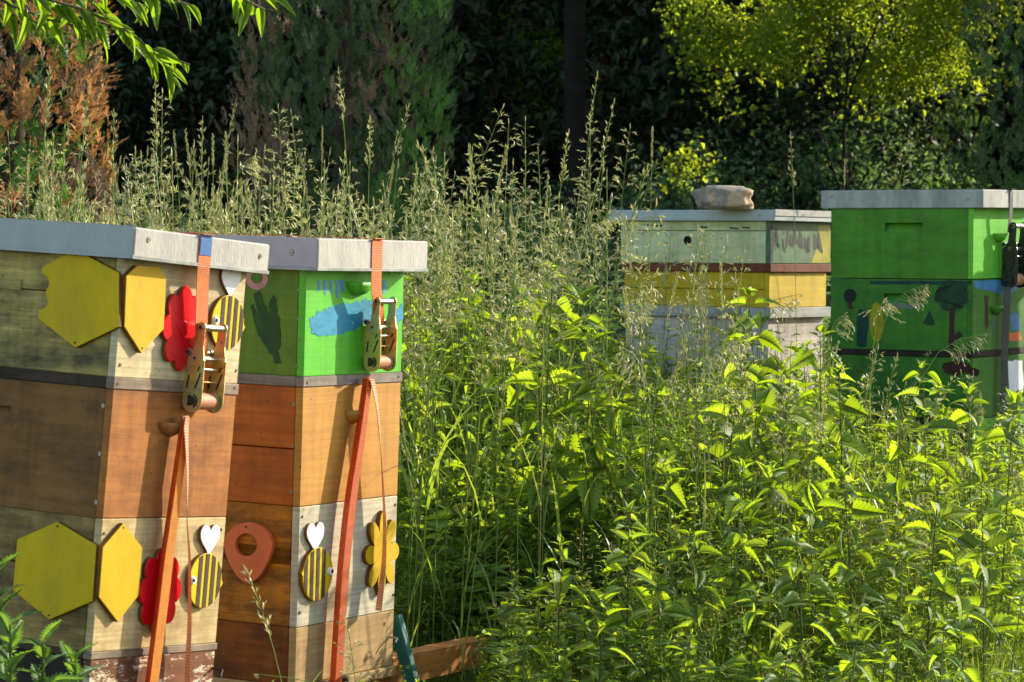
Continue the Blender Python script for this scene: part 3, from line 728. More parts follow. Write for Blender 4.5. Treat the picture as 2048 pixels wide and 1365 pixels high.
e = Vector(W(958, 1303, 8.5)); s0 = Vector(W(812, 1334, 8.15)); dd = (e - s0).normalized()
wpart('beam', barw(s0 - dd * .12, e, .06, .085), 'beam', st)
wpart('beam', barw(s0 + Vector((-.5, -.35, -.06)), s0 + Vector((-.03, -.03, -.06)), .06, .072), 'beam', st)
a = Vector(W(790, 1232, 8.04)); b_ = Vector(W(848, 1460, 8.0)); b_ = a + (b_ - a) * ((a.z - .0) / (a.z - b_.z))
wpart('leg', barw(a, b_, .03, .035), 'post_green', st)
for x, y in ((-.75, 7.3), (-.45, 7.75), (-1.05, 7.6)): wpart('leg', barw((x, y, 0), (x, y, .27), .06, .06, (0, 1, 0)), 'dark_wood', st)
st1 = empty('hive_stand', (-1.1, 7.0, 0), 'dark timber stand hidden in weeds under the left hive', 'stand')
for x, y in ((-1.35, 7.1), (-.85, 6.95), (-.75, 7.3), (-1.15, 7.45)): wpart('leg', barw((x, y, 0), (x, y, .27), .07, .07, (0, 1, 0)), 'dark_wood', st1)

# ---- hive three: green, far right
h3 = Hive((1.738, 11.0, 1.602), (-33.5, .3, -1.15), .6023, .52, -1.35,
          'all green hive with painted tree and grey metal lid at the right edge')
h3.part('lid', boxgeo((-.6023 - .04, -.012, .003), (.045, .56, .073), .003), 'lid_old', label='stained grey lid')
for p in ((1662, 394), (1935, 399)): h3.screw('front', *p, .012, .007)
zg = [.002, -.2672, -.5416, -.565, -.80, -1.05, -1.35]
def slot3(x0, x1, y0, y1):
    a = h3.front(x0, y1); b = h3.front(x1, y0); return (a[0], b[0], a[1], b[1])
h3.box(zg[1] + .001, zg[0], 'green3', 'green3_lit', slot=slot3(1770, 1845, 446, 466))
for p in ((1722, 435), (1852, 432), (1854, 508), (1742, 555)): h3.screw('front', *p, .0, .004)
h3.box(zg[2], zg[1] - .0025, 'mural', 'mural', slot=slot3(1768, 1846, 588, 606))
h3.strip(zg[3], zg[2], 'dark_wood', 'dark_wood')
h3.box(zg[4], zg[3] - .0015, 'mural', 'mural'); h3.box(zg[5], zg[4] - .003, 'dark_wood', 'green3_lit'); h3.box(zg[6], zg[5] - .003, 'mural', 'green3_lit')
half_bowl(h3, (1997, 467), .10, .035, .03, 'green3_lit', None)
half_bowl(h3, (1990, 612), .10, .035, .03, 'mural', None)
E3 = lambda cx, cy, rx, ry, n=20: [(cx + rx * math.cos(a), cy + ry * math.sin(a)) for a in np.linspace(0, 2 * math.pi, n, endpoint=False)]
h3.blob('front', 'painted_tree', E3(1903, 592, 34, 31), 'tree_paint', .0008, 2.6, sub=5, label='dark round painted tree crown')
h3.blob('front', 'painted_trunk', [(1899, 618), (1909, 618), (1908, 697), (1897, 697)], 'brown_paint', .0011, .5)
h3.blob('front', 'painted_trunk', [(1909, 670), (1920, 662), (1926, 672), (1912, 684)], 'brown_paint', .0010, .8)
h3.blob('front', 'painted_oval', E3(1753, 645, 14, 40), 'yellow_paint', .0008, .6, sub=2, label='yellow painted oval')
h3.blob('front', 'painted_figure', [(1716, 620), (1732, 618), (1738, 650), (1732, 694), (1714, 694), (1712, 650)], 'navy_paint', .0009, .8)
h3.blob('front', 'painted_head', E3(1700, 592, 13, 14), 'black_paint', .0008, .5, sub=2)
h3.blob('front', 'painted_head', [(1694, 606), (1704, 606), (1706, 618), (1697, 618)], 'brown_paint', .0011, .5)
h3.blob('front', 'painted_cone', [(1845, 650), (1858, 620), (1870, 650)], 'tree_paint', .0008, .8)
h3.blob('front', 'painted_shadow', [(1768, 607), (1846, 607), (1838, 618), (1778, 618)], 'grey_paint', .0008, .6)
h3.blob('front', 'painted_band', [(1740, 562), (1944, 562), (1944, 572), (1860, 570), (1740, 569)], 'navy_paint', .0006, .6)
h3.blob('front', 'painted_horse', [(1885, 725), (1925, 722), (1960, 742), (1955, 756), (1930, 744), (1915, 752), (1886, 746)], 'brown_paint', .0008, 1.2)
h3.blob('side', 'painted_stroke', [(1969, 592), (1976, 592), (1978, 650), (1970, 660)], 'brown_paint', .0008, .7)
h3.blob('side', 'painted_stroke', [(1984, 612), (1992, 612), (1996, 660), (1986, 672)], 'mint_paint', .0008, .7)
h3.blob('side', 'painted_sky', [(1948, 561), (2040, 560), (2046, 574), (2010, 590), (1950, 576)], 'sky_paint', .0007, .9)
h3.blob('side', 'painted_flower', [(2020, 634), (2030, 622), (2040, 640), (2040, 660), (2022, 660)], 'sky_paint', .0009, .9)
h3.blob('side', 'painted_flower', [(2018, 668), (2040, 664), (2042, 682), (2020, 684)], 'salmon', .0009, .9)
h3.blob('side', 'peeling_patch', [(2015, 722), (2044, 720), (2046, 800), (2018, 806)], 'white', .0009, 1.5)
sr = bpy.data.objects.new('ratchet_strap', None); C.objects.link(sr); sr.matrix_world = h3.root.matrix_world.copy()
setp(sr, 'dark grey strap with ratchet down the green hive', 'strap')
yt = h3.side(2021, 430, .045)[0]
ribbon(h3, [(-.65, yt, .078), (0, yt, .078), (.04, yt, .077), (.048, yt, .07), (.0475, yt, .02), (.046, yt, -.02), (.04, yt, -.09)], (0, 1, 0), 'strap_grey', sr, width=.03)
ratchet(h3, 2019, 560, 1.15, sr, 'steel_dark')
ribbon(h3, [(.035, yt, -.30), (.03, yt - .01, -.5), (.03, yt - .02, -.9), (.03, yt - .02, -1.3)], (.3, 1, 0), 'strap_grey', sr, width=.04)

# ---- hive four: mint and yellow boxes behind the nettles
h4 = Hive((1.025, 11.6, 1.538), (-35.97, -.26, -.64), .7208, .4818, -1.30,
          'hive with pale mint and yellow boxes and a stone on its flat lid')
h4.part('lid', boxgeo((-.7208 - .045, -.03, .008), (.035, .55, .052), .002), 'lid_pale', label='thin pale lid')
h4.part('lid_skirt', boxgeo((.036, -.03, .028), (.039, .55, .0535), .0005), 'lid_white')
for p in ((1241, 428), (1519, 432)): h4.screw('front', *p, .03, .006)
b = h4.box(-.1627, .007, 'mint', 'mint_paint', seams=(h4.front(1400, 462)[1],))
c = h4.front(1375, 481); h4.part('entrance_hole', cylgeo((c[0], .003, c[1]), (0, -1, 0), .018, .0045, 20), 'hole', b)
for p in ((1286, 470), (1266, 488), (1443, 477)): h4.screw('front', *p, .0, .004, b)
for (x, y, l) in ((1285, 448, 14), (1302, 450, 24), (1400, 453, 16), (1458, 455, 20), (1482, 454, 18)):
    h4.blob('front', 'dark_scuff', [(x, y), (x + l, y + 1), (x + l - 3, y + 4), (x + 3, y + 3)], 'ink', .0008, .5)
for k in range(11):
    x = 1545 + 9 * k + random.uniform(-3, 3); y = random.uniform(455, 480)
    h4.blob('side', 'painted_stroke', [(x, y), (x + 3.5, y), (x + random.uniform(2, 12), y + random.uniform(18, 44)), (x + random.uniform(-4, 2), y + random.uniform(20, 40))], 'ink', .0008, .5)
h4.blob('side', 'painted_patch', [(1634, 452), (1661, 452), (1661, 526), (1622, 526), (1640, 480)], 'yellow_paint', .0006, .5)
h4.blob('side', 'painted_stroke', [(1541, 452), (1546, 452), (1546, 527), (1541, 527)], 'ink', .0009, .4)
h4.strip(-.1969, -.1640, 'strip_red', 'strip_red')
h4.box(-.3392, -.198, 'yellow_box', 'yellow_box', inset=.012, seams=(-.268,))
h4.strip(-.3819, -.3402, 'strip_white', 'strip_white')
h4.box(-.66, -.383, 'peel_white', 'peel_white', inset=.02); h4.box(-.95, -.663, 'peel_white', 'peel_white', inset=.01)
h4.box(-1.3, -.953, 'peel_white', 'peel_white')
# stone on the lid
def lump(c, r, seed, n=28, m=18, amp=.16, boxy=.75):
    V = []; F = []
    for j in range(m + 1):
        ph = math.pi * j / m
        for i in range(n):
            th = 2 * math.pi * i / n
            d = Vector((math.sin(ph) * math.cos(th), math.sin(ph) * math.sin(th), math.cos(ph)))
            e_ = Vector([math.copysign(abs(q) ** boxy, q) for q in d])
            k = 1 + amp * mnoise.noise(e_ * 1.3 + Vector((seed, 0, 0))) + .07 * mnoise.noise(e_ * 4 + Vector((seed, 3, 0))) + .03 * mnoise.noise(e_ * 11)
            V.append((c[0] + r[0] * e_.x * k, c[1] + r[1] * e_.y * k, c[2] + max(-r[2] * .9, r[2] * e_.z * k)))
    for j in range(m):
        for i in range(n): F.append([j * n + i, j * n + (i + 1) % n, (j + 1) * n + (i + 1) % n, (j + 1) * n + i])
    return V, F
sc_ = W(1450, 400, 11.55)
lt = h4.wpt((-.3, .2, .052))[2]
me = bpy.data.meshes.new('stone'); g = lump((0, 0, .044), (.112, .08, .049), 3.3, n=56, m=34, amp=.22, boxy=.55); me.from_pydata(g[0], [], g[1]); me.materials.append(M['stone'])
for p in me.polygons: p.use_smooth = True
o = link('stone', me, label='rounded brown field stone lying on the flat hive lid', cat='stone'); o.location = (sc_[0], 11.62, lt + .001); o.rotation_euler = (0, 0, .2)

# ---- hive five: stands just outside the frame and shades part of the green one
h5 = Hive((2.98, 11.35, 1.70), (-33.5, 0, 0), .42, .45, -1.68, 'ochre hive standing beyond the right edge of the picture')
h5.part('lid', boxgeo((-.46, -.03, .0), (.04, .48, .07), .003), 'lid_old')
for a, b2, m_ in ((-.28, -.001, 'ochre'), (-.58, -.282, 'green3'), (-.9, -.582, 'white_wood'), (-1.3, -.902, 'ochre'), (-1.65, -1.302, 'green3')): h5.box(a, b2, m_, m_)

HIVES = [(h1, .06), (h2, .05), (h3, .05), (h4, .05), (h5, .05)]
def in_hive(x, y, m=.05):
    for h, _ in HIVES:
        k_ = getattr(h, 'k', 1.0); pp = CAM + (h.pos - CAM) * k_
        l = h.R.T @ (np.array([x, y, pp[2]]) - pp) / k_
        if -h.W - m < l[0] < m and -m < l[1] < h.D + m: return True
    return False

# ================================================================== vegetation
class Geo:
    """triangle soup with material index, leaf uv and tint"""
    def __init__(s): s.V = []; s.F = []; s.M = []; s.U = []; s.n = 0
    def add(s, V, F, m, U=None):
        V = np.asarray(V, float).reshape(-1, 3); F = np.asarray(F, int).reshape(-1, 3)
        s.V.append(V); s.F.append(F + s.n); s.M.append(np.full(len(F), m)); s.U.append(np.zeros((len(V), 2)) if U is None else np.asarray(U, float)); s.n += len(V)
    def done(s):
        s.V = np.concatenate(s.V); s.F = np.concatenate(s.F); s.M = np.concatenate(s.M); s.U = np.concatenate(s.U); return s
def rz(a): c, s_ = math.cos(a), math.sin(a); return np.array([[c, -s_, 0], [s_, c, 0], [0, 0, 1]])
def ry(a): c, s_ = math.cos(a), math.sin(a); return np.array([[c, 0, s_], [0, 1, 0], [-s_, 0, c]])
def rx(a): c, s_ = math.cos(a), math.sin(a); return np.array([[1, 0, 0], [0, c, -s_], [0, s_, c]])
def leaf(L_=.1, wd=.055, teeth=7, tooth=.16, fold=.35, droop=.5, wav=.0, peak=.28, seed=0):
    """serrated leaf along +x, folded on its midrib, tip drooping"""
    r = np.random.default_rng(seed)
    def prof(t): return (np.sin(np.pi * t ** (math.log(.5) / math.log(peak))) ** .8 if 0 < t < 1 else 0.0)
    V = []; U = []; F = []
    def pt(t, side, ext=0.0):
        w_ = wd / 2 * (prof(t) + ext) * side
        x = L_ * t; z = -droop * L_ * t * t
        zz_ = z + abs(w_) * fold + wav * L_ * math.sin(t * 14 + side)
        V.append((x, w_, zz_)); U.append((side * min(1, prof(t)) if side else 0, t)); return len(V) - 1
    mid = [pt(i / teeth, 0) for i in range(teeth + 1)]
    for s_ in (-1, 1):
        val = [mid[0]] + [pt(i / teeth, s_) for i in range(1, teeth)] + [mid[-1]]
        for i in range(teeth):
            t = (i + .62) / teeth
            tip = pt(min(.99, t + .2 / teeth), s_, tooth * (1 - .5 * t))
            if i > 0: F.append((mid[i], val[i], val[i + 1]))
            if i < teeth - 1 : F.append((mid[i], val[i + 1], mid[i + 1]))
            F.append((val[i], tip, val[i + 1]))
    return np.array(V), np.array(F), np.array(U)
def tube(pts, radii, n=4):
    pts = [np.array(p, float) for p in pts]; V = []; F = []
    for i, p in enumerate(pts):
        tg = pts[min(i + 1, len(pts) - 1)] - pts[max(0, i - 1)]; tg /= np.linalg.norm(tg) + 1e-9
        u = np.cross(tg, (0.3, .9, .1)); u /= np.linalg.norm(u) + 1e-9; v = np.cross(tg, u)
        for k in range(n):
            a = 2 * math.pi * k / n; V.append(p + radii[i] * (u * math.cos(a) + v * math.sin(a)))
        if i:
            o = (i - 1) * n
            for k in range(n):
                a0, a1, b0, b1 = o + k, o + (k + 1) % n, o + n + k, o + n + (k + 1) % n
                F += [(a0, a1, b1), (a0, b1, b0)]
    return np.array(V), np.array(F)
LEAVES = [leaf(.1, .060, 8, .28, .25 + .25 * random.random(), random.uniform(.15, .6), 0, .27, i) for i in range(5)]
def nettle_layout(h, seed, size=1.0):
    """stem points and leaf placements (variant, matrix, scale) of one nettle"""
    r = np.random.default_rng(seed); lean = r.normal(0, .05, 2)
    stem = [np.array([lean[0] * h * (t ** 2), lean[1] * h * (t ** 2), h * t]) for t in np.linspace(0, 1, 6)]
    out = []; z = h * .985; ph = r.uniform(0, 6.28); k = 0
    while z > h * .25 and k < 15:
        t = z / h; base = np.array([lean[0] * h * t * t, lean[1] * h * t * t, z])
        sz = min(1, .38 + .15 * k) * r.uniform(.6, 1.15) * size * (1.12 if k > 3 else 1.0)
        el = [.95, .7, .4, .2, .05][min(k, 4)] + r.normal(0, .3)
        for s_ in (0, math.pi):
            if k > 3 and r.random() < .14: continue
            az = ph + s_ + r.normal(0, .15)
            Rm = rz(az + r.normal(0, .3)) @ ry(-el + r.normal(0, .15)) @ rx(r.normal(0, .45))
            pet = np.array([math.cos(az), math.sin(az), .35]) * .022 * sz
            out.append((int(r.integers(0, 5)), Rm, base + pet, sz, base))
        ph += math.pi / 2 + r.normal(0, .1); z -= (.012 + .012 * k if k < 4 else .062 + r.uniform(-.006, .016)) * size; k += 1
    return stem, out
def nettle_geo(h, seed, size=1.0):
    g = Geo(); stem, lv = nettle_layout(h, seed, size)
    V, F = tube(stem, [.0032, .003, .0028, .0024, .002, .001], 4); g.add(V, F, 1)
    for (vi, Rm, p, sz, base) in lv:
        V, F, U = LEAVES[vi]; g.add((V * sz) @ Rm.T + p, F, 0, U)
        V, F = tube([base, p], [.0011, .001], 3); g.add(V, F, 1)
    return g.done()
def meshgeo(name, g, mats, tint=None): return npmesh(name, g.V, g.F, mats, g.M, g.U, tint)
def stamp(variants, places, name, mats, **k):
    """merge many transformed copies; places = (variant index, x, y, z, rz, scale, tiltx, tilty)"""
    Vs = []; Fs = []; Ms = []; Us = []; Ts = []; n = 0
    for (vi, x, y, z, a, s_, tx, ty) in places:
        g = variants[vi]; Rm = (rz(a) @ rx(tx) @ ry(ty)) * s_
        Vs.append(g.V @ Rm.T + np.array([x, y, z])); Fs.append(g.F + n); Ms.append(g.M); Us.append(g.U)
        Ts.append(np.full(len(g.V), random.random())); n += len(g.V)
    me = npmesh(name, np.concatenate(Vs), np.concatenate(Fs), mats, np.concatenate(Ms), np.concatenate(Us), np.concatenate(Ts))
    return link(name, me, **k)

# ---- grasses
def spikelet(r, L_=.014, w_=.0031):
    V = [(0, 0, 0), (L_ * .45, w_ / 2, 0), (L_, 0, 0), (L_ * .45, -w_ / 2, 0), (L_ * .4, 0, w_ / 2)]
    return np.array(V), np.array([(0, 1, 4), (1, 2, 4), (2, 3, 4), (3, 0, 4), (0, 1, 2), (0, 2, 3)])[:6]
def bladegeo(g, r, base, L_, az, w_=.006, bend=1.0, seg=5, m=0, el0=1.35):
    V = []; F = []; p = np.array(base, float); el = el0; d = np.array([math.cos(az), math.sin(az), 0]); sd = np.array([-math.sin(az), math.cos(az), 0])
    for i in range(seg + 1):
        t = i / seg; ww = w_ * (1 - t ** 2.2) / 2 + .0002
        V += [p - sd * ww, p + sd * ww]
        p = p + (d * math.cos(el) + np.array([0, 0, 1]) * math.sin(el)) * L_ / seg; el -= bend / seg * (0.5 + t)
    for i in range(seg):
        a = 2 * i; F += [(a, a + 1, a + 3), (a, a + 3, a + 2)]
    g.add(V, F, m)
def stalk(h, lean, az, kind, seed, parts=False):
    """one flowering grass stem: culm, two blades and a seed head; returns (stem geo, head geo)"""
    r = np.random.default_rng(seed); gs = Geo(); gh = Geo()
    d = np.array([math.cos(az), math.sin(az), 0]); sd = np.array([-math.sin(az), math.cos(az), 0])
    curve = lambda t: d * lean * h * t ** 2.4 + np.array([0, 0, h * (t - .10 * abs(lean) * t ** 3)])
    if kind == 'droop': curve = lambda t: d * (lean * h * t ** 3) + np.array([0, 0, h * (t - .55 * max(0, t - .72) ** 1.5 * 2.2)])
    pts = [curve(t) for t in np.linspace(0, 1, 12)]
    V, F = tube(pts, [.0021 - .0012 * i / 11 for i in range(12)], 3); gs.add(V, F, 0)
    for k in range(2): bladegeo(gs, r, curve(r.uniform(.15, .5)), r.uniform(.15, .32) * min(1, h), r.uniform(0, 6.28), .006, r.uniform(.8, 2.2), 5, 1, 1.2)
    Lh = {'open': .26, 'spike': .11, 'droop': .24, 'tight': .20}[kind] * r.uniform(.85, 1.15)
    t0 = 1 - Lh / h
    def spk(p, dr, sc):
        V, F = spikelet(r); dr = dr / (np.linalg.norm(dr) + 1e-9); u = np.cross(dr, r.normal(size=3)); u /= np.linalg.norm(u); v = np.cross(dr, u)
        gh.add((V * sc) @ np.array([dr, u, v]) + p, F, 2)
    if kind == 'spike':
        for i in range(70):
            t = i / 70; p = curve(t0 + (1 - t0) * t); a = r.uniform(0, 6.28)
            tg = curve(min(1, t0 + (1 - t0) * t + .02)) - curve(t0 + (1 - t0) * t - .02); tg /= np.linalg.norm(tg)
            rad = np.array([math.cos(a), math.sin(a), 0]); spk(p + rad * .0015, tg + rad * .45, .65)
    else:
        nb = {'open': 9, 'droop': 9, 'tight': 8}[kind]
        for i in range(nb):
            t = i / nb; tt = t0 + (1 - t0) * t; p = curve(tt)
            tg = curve(min(1, tt + .02)) - curve(tt - .02); tg /= np.linalg.norm(tg)
            for j in range(int(r.integers(2, 5))):
                a = r.uniform(0, 6.28); rad = np.array([math.cos(a), math.sin(a), 0])
                BL = {'open': .085, 'droop': .075, 'tight': .04}[kind] * (1 - .72 * t) * r.uniform(.6, 1.1)
                ang = {'open': .75, 'droop': .8, 'tight': .35}[kind] * r.uniform(.7, 1.2)
                dr = tg * math.cos(ang) + rad * math.sin(ang)
                if kind == 'droop': dr = dr + np.array([0, 0, -.6]) + d * .4 * np.sign(lean)
                dr /= np.linalg.norm(dr); sag = .35 if kind != 'tight' else .1
                q = lambda s_: p + dr * BL * s_ + np.array([0, 0, -sag * BL * s_ * s_])
                V, F = tube([q(0), q(.5), q(1)], [.0004, .0003, .0003], 3); gh.add(V, F, 0)
                ns = max(2, int(BL / .012) + 1)
                for m_ in range(ns):
                    s_ = .35 + .65 * (m_ + 1) / ns; dd_ = q(min(1, s_)) - q(s_ - .1); dd_ /= np.linalg.norm(dd_) + 1e-9
                    spk(q(s_), dd_ + r.normal(0, .35, 3) + np.array([0, 0, -.3 if kind == 'droop' else 0]), r.uniform(.85, 1.25))
        for k in range(3): spk(curve(1) - np.array([0, 0, .004 * k]), (curve(1) - curve(.97)) / .01 + r.normal(0, .3, 3), 1.1)
    return gs.done(), gh.done()
GM = [M['culm'], M['blade'], M['straw']]
def both(a, b):
    g = Geo(); g.V = np.concatenate([a.V, b.V]); g.F = np.concatenate([a.F, b.F + len(a.V)]); g.M = np.concatenate([a.M, b.M]); g.U = np.concatenate([a.U, b.U]); return g

def stalk_thing(tip, basedx, Y, kind, seed, label, group='tall flowering grass stalks', basedy=0.0):
    t = W(tip[0], tip[1], Y); b = (t[0] + basedx, t[1] + basedy, 0.0)
    lean_v = np.array([t[0] - b[0], t[1] - b[1]]); h = t[2] / (1 - .05); ln = np.linalg.norm(lean_v) / h
    if kind == 'droop': h = t[2] / .86; ln = np.linalg.norm(lean_v) / h
    else: h = t[2] / (1 - .10 * ln)
    gs, gh = stalk(h, ln, math.atan2(lean_v[1], lean_v[0]) if ln > 1e-4 else 0, kind, seed)
    r_ = empty('grass_stalk', b, label, 'grass stalk', group)
    link('stem', meshgeo('stem', gs, GM), r_); link('seed_head', meshgeo('seed_head', gh, GM), r_)
    return r_
GL = 'tall dry grass stalk with seed head among many standing against the dark trees'
tall = [  # tip px, tip py, base dx (m), Y, kind, label
 (1197, 150, -.10, 9.3, 'tight', 'tallest grass stalk with narrow seed head left of the flat lidded hive'),
 (1232, 205, -.16, 9.3, 'tight', 'grass stalk with slim bent tip just right of the tallest one'),
 (1180, 230, .02, 9.5, 'open', None), (1012, 215, -.30, 9.0, 'open', 'grass stalk leaning right with a long comb of spikelets'),
 (1018, 245, -.02, 9.0, 'open', None), (1050, 240, .02, 9.0, 'open', None), (1075, 300, .05, 9.2, 'open', None), (1140, 265, -.1, 9.4, 'tight', None),
 (1305, 255, .0, 10.2, 'spike', 'single straight grass spike rising above the flat lid'), (1318, 325, -.25, 9.6, 'open', None), (1262, 255, -.08, 10.5, 'open', None),
 (675, 140, .10, 9.6, 'tight', 'pale tall grass stalk standing before the big cypress'), (822, 212, -.22, 9.6, 'tight', 'grass stalk curving right before the big cypress'),
 (740, 238, .0, 9.8, 'tight', None), (645, 255, .0, 9.8, 'spike', None), (555, 215, .06, 9.2, 'open', 'grass stalk with broad open seed head left of the big cypress'), (580, 225, .1, 9.4, 'open', None),
 (475, 205, -.16, 9.3, 'tight', 'stalk with a leaning comb-like head in the dark gap'), (405, 240, .0, 9.2, 'tight', None), (368, 260, .1, 9.2, 'spike', None), (345, 262, .08, 9.0, 'spike', None),
 (425, 270, .02, 9.4, 'spike', None), (450, 265, .04, 9.4, 'spike', None), (310, 165, .03, 9.2, 'tight', 'grass stalk topping out under the leafy twig'), (325, 185, .0, 9.0, 'open', None),
 (228, 225, .0, 9.0, 'tight', None), (180, 180, -.08, 8.8, 'tight', None), (100, 140, -.05, 8.8, 'tight', 'tall pale grass stalk before the orange conifer'), (60, 290, .0, 8.9, 'open', None), (15, 270, .05, 9.0, 'open', None),
 (130, 255, .0, 8.9, 'open', None), (270, 300, .02, 8.8, 'open', None), (505, 262, -.12, 9.0, 'droop', None), (610, 310, .0, 9.0, 'open', None), (700, 330, .0, 9.0, 'open', None),
 (790, 330, -.1, 9.1, 'spike', None), (870, 300, -.15, 9.3, 'tight', None), (912, 350, -.1, 9.0, 'open', None), (945, 300, .0, 9.0, 'open', None),
 (1580, 268, .06, 11.6, 'tight', 'slender stalk right of the stone against dark shade'), (1822, 270, -.16, 12.0, 'open', 'stalk with branching head above the green hive'), (1690, 320, 0, 12.4, 'spike', None),
 (1850, 530, -.22, 8.9, 'droop', 'drooping oat-like grass head hanging over the green hive'), (1968, 632, -.30, 8.8, 'droop', 'lower drooping grass head before the painted tree'),
 (1420, 455, -.18, 9.0, 'open', 'grass head spreading across the mint coloured box'), (1598, 548, -.28, 8.8, 'droop', 'grass head reaching over the yellow box'),
 (1250, 440, .1, 8.8, 'open', None), (1300, 560, -.2, 8.7, 'droop', None), (1495, 640, -.3, 8.6, 'droop', None), (1690, 590, -.1, 8.7, 'droop', None),
 (1770, 560, -.05, 8.8, 'droop', None), (1640, 800, -.1, 8.3, 'droop', None), (1240, 380, -.35, 9.0, 'droop', None), (1160, 430, -.1, 8.9, 'open', None),
 (1100, 380, .0, 8.8, 'open', None), (1060, 420, .05, 8.7, 'open', None), (985, 400, .0, 8.8, 'open', None), (935, 450, -.05, 8.6, 'open', None), (880, 420, -.08, 8.8, 'open', None),
]
for i, (x, y, bx_, Y, kd, lb) in enumerate(tall): stalk_thing((x, y), bx_, Y, kd, 100 + i, lb or GL)
# close stalks before the second hive
stalk_thing((488, 1140), .13, 6.55, 'tight', 301, 'single green grass stalk leaning in front of the salmon map pin')
stalk_thing((520, 1330), .30, 6.5, 'droop', 302, 'arching grass head before the bottom of the second hive')
stalk_thing((690, 1235), .05, 6.7, 'open', 303, 'thin grass stalk before the striped bee')
# random tall stalks (share meshes)
SV = []
for i in range(14):
    kd = ['open', 'open', 'tight', 'spike', 'open', 'droop', 'tight'][i % 7]
    gs, gh = stalk(1.0 + .0 * i, random.uniform(0.02, .25), random.uniform(0, 6.28), kd, 500 + i); SV.append((meshgeo('stem', gs, GM), meshgeo('seed_head', gh, GM), both(gs, gh)))
def proj(p):
    d = np.array(p) - CAM; z = d @ cf; return 1024 + FPX * (d @ cr) / z, 682.5 - FPX * (d @ cu) / z
def grass_h(px):   # usual height of the grass tops over the picture, as photo y at Y = 9.5
    return np.interp(px, [0, 250, 500, 800, 1000, 1150, 1300, 1500, 1700, 2048], [330, 330, 320, 350, 300, 330, 430, 560, 640, 700])
cnt = 0
for k in range(600):
    Y = random.uniform(8.2, 11.5); px = random.uniform(-60, 1500); x = (px - 1024) / FPX * Y
    if px > 1180 and random.random() < .55: continue
    if px < 860 and random.random() < .2 or 880 < px < 1300 and random.random() < .6: continue
    if in_hive(x, Y, .1): continue
    ty = grass_h(px) + random.uniform(-40, 150); h = CAMZ + (HY - ty) / FPX * Y
    if h < .5: continue
    st_, hd_, _ = SV[random.randrange(14)]
    r_ = empty('grass_stalk', (x, Y, 0), 'dry meadow grass stalk in the dense belt behind the hives', 'grass stalk', 'meadow grass stalks behind the hives', random.uniform(0, 6.28)); r_.scale = (max(.8, h * .75),) * 2 + (h,)
    link('stem', st_, r_); link('seed_head', hd_, r_); cnt += 1
    if cnt >= 215: break

def cap_h(x, Y, h):
    """low growth where the evening sun reaches the right faces of the near hives"""
    q = -.555 * x + .832 * Y; s_ = .832 * x + .555 * Y
    if 6.45 < q < 7.3: h = min(h, max(.2, .36 + .335 * (s_ - 4.0)))
    if 6.8 < q < 7.35: h = min(h, max(.12, .24 + .40 * (s_ - 4.6)))
    if 7.35 <= q < 8.5: h = min(h, max(.35, .55 + .42 * (s_ - 4.95)))
    if 5.85 < q < 6.25: h = min(h, max(.25, .42 + .335 * (s_ - 3.1)))
    return h
# ---- nettles: prominent ones leaf by leaf
LM = [npmesh('leaf', V, F, [M['nettle']], None, U) for V, F, U in LEAVES]
def nettle_thing(px, py, Y, seed, size, label, group='stinging nettles', x=None, h=None):
    t = W(px, py, Y)
    while cap_h(t[0], Y, t[2]) < t[2] - .12 and Y < 8.9: Y += .08; t = W(px, py, Y)
    x, h = t[0], t[2]
    r_ = empty('nettle_plant', (x, Y, 0), label, 'nettle', group)
    stem, lv = nettle_layout(h, seed, size)
    V, F = tube(stem, [.0034, .0032, .003, .0025, .002, .001], 5)
    for (vi, Rm, p, sz, base) in lv:
        v2, f2 = tube([base, p], [.0012, .001], 3); F = np.concatenate([F, f2 + len(V)]); V = np.concatenate([V, v2])
    link('stem', npmesh('stem', V, F, [M['nettle_stem']]), r_)
    for (vi, Rm, p, sz, base) in lv:
        o = link('leaf', LM[vi], r_); Rs = Rm * sz
        o.matrix_local = Matrix([[*Rs[i], p[i]] for i in range(3)] + [[0, 0, 0, 1]])
    return r_
NL = 'bright stinging nettle in the sunlit thicket between the hives'
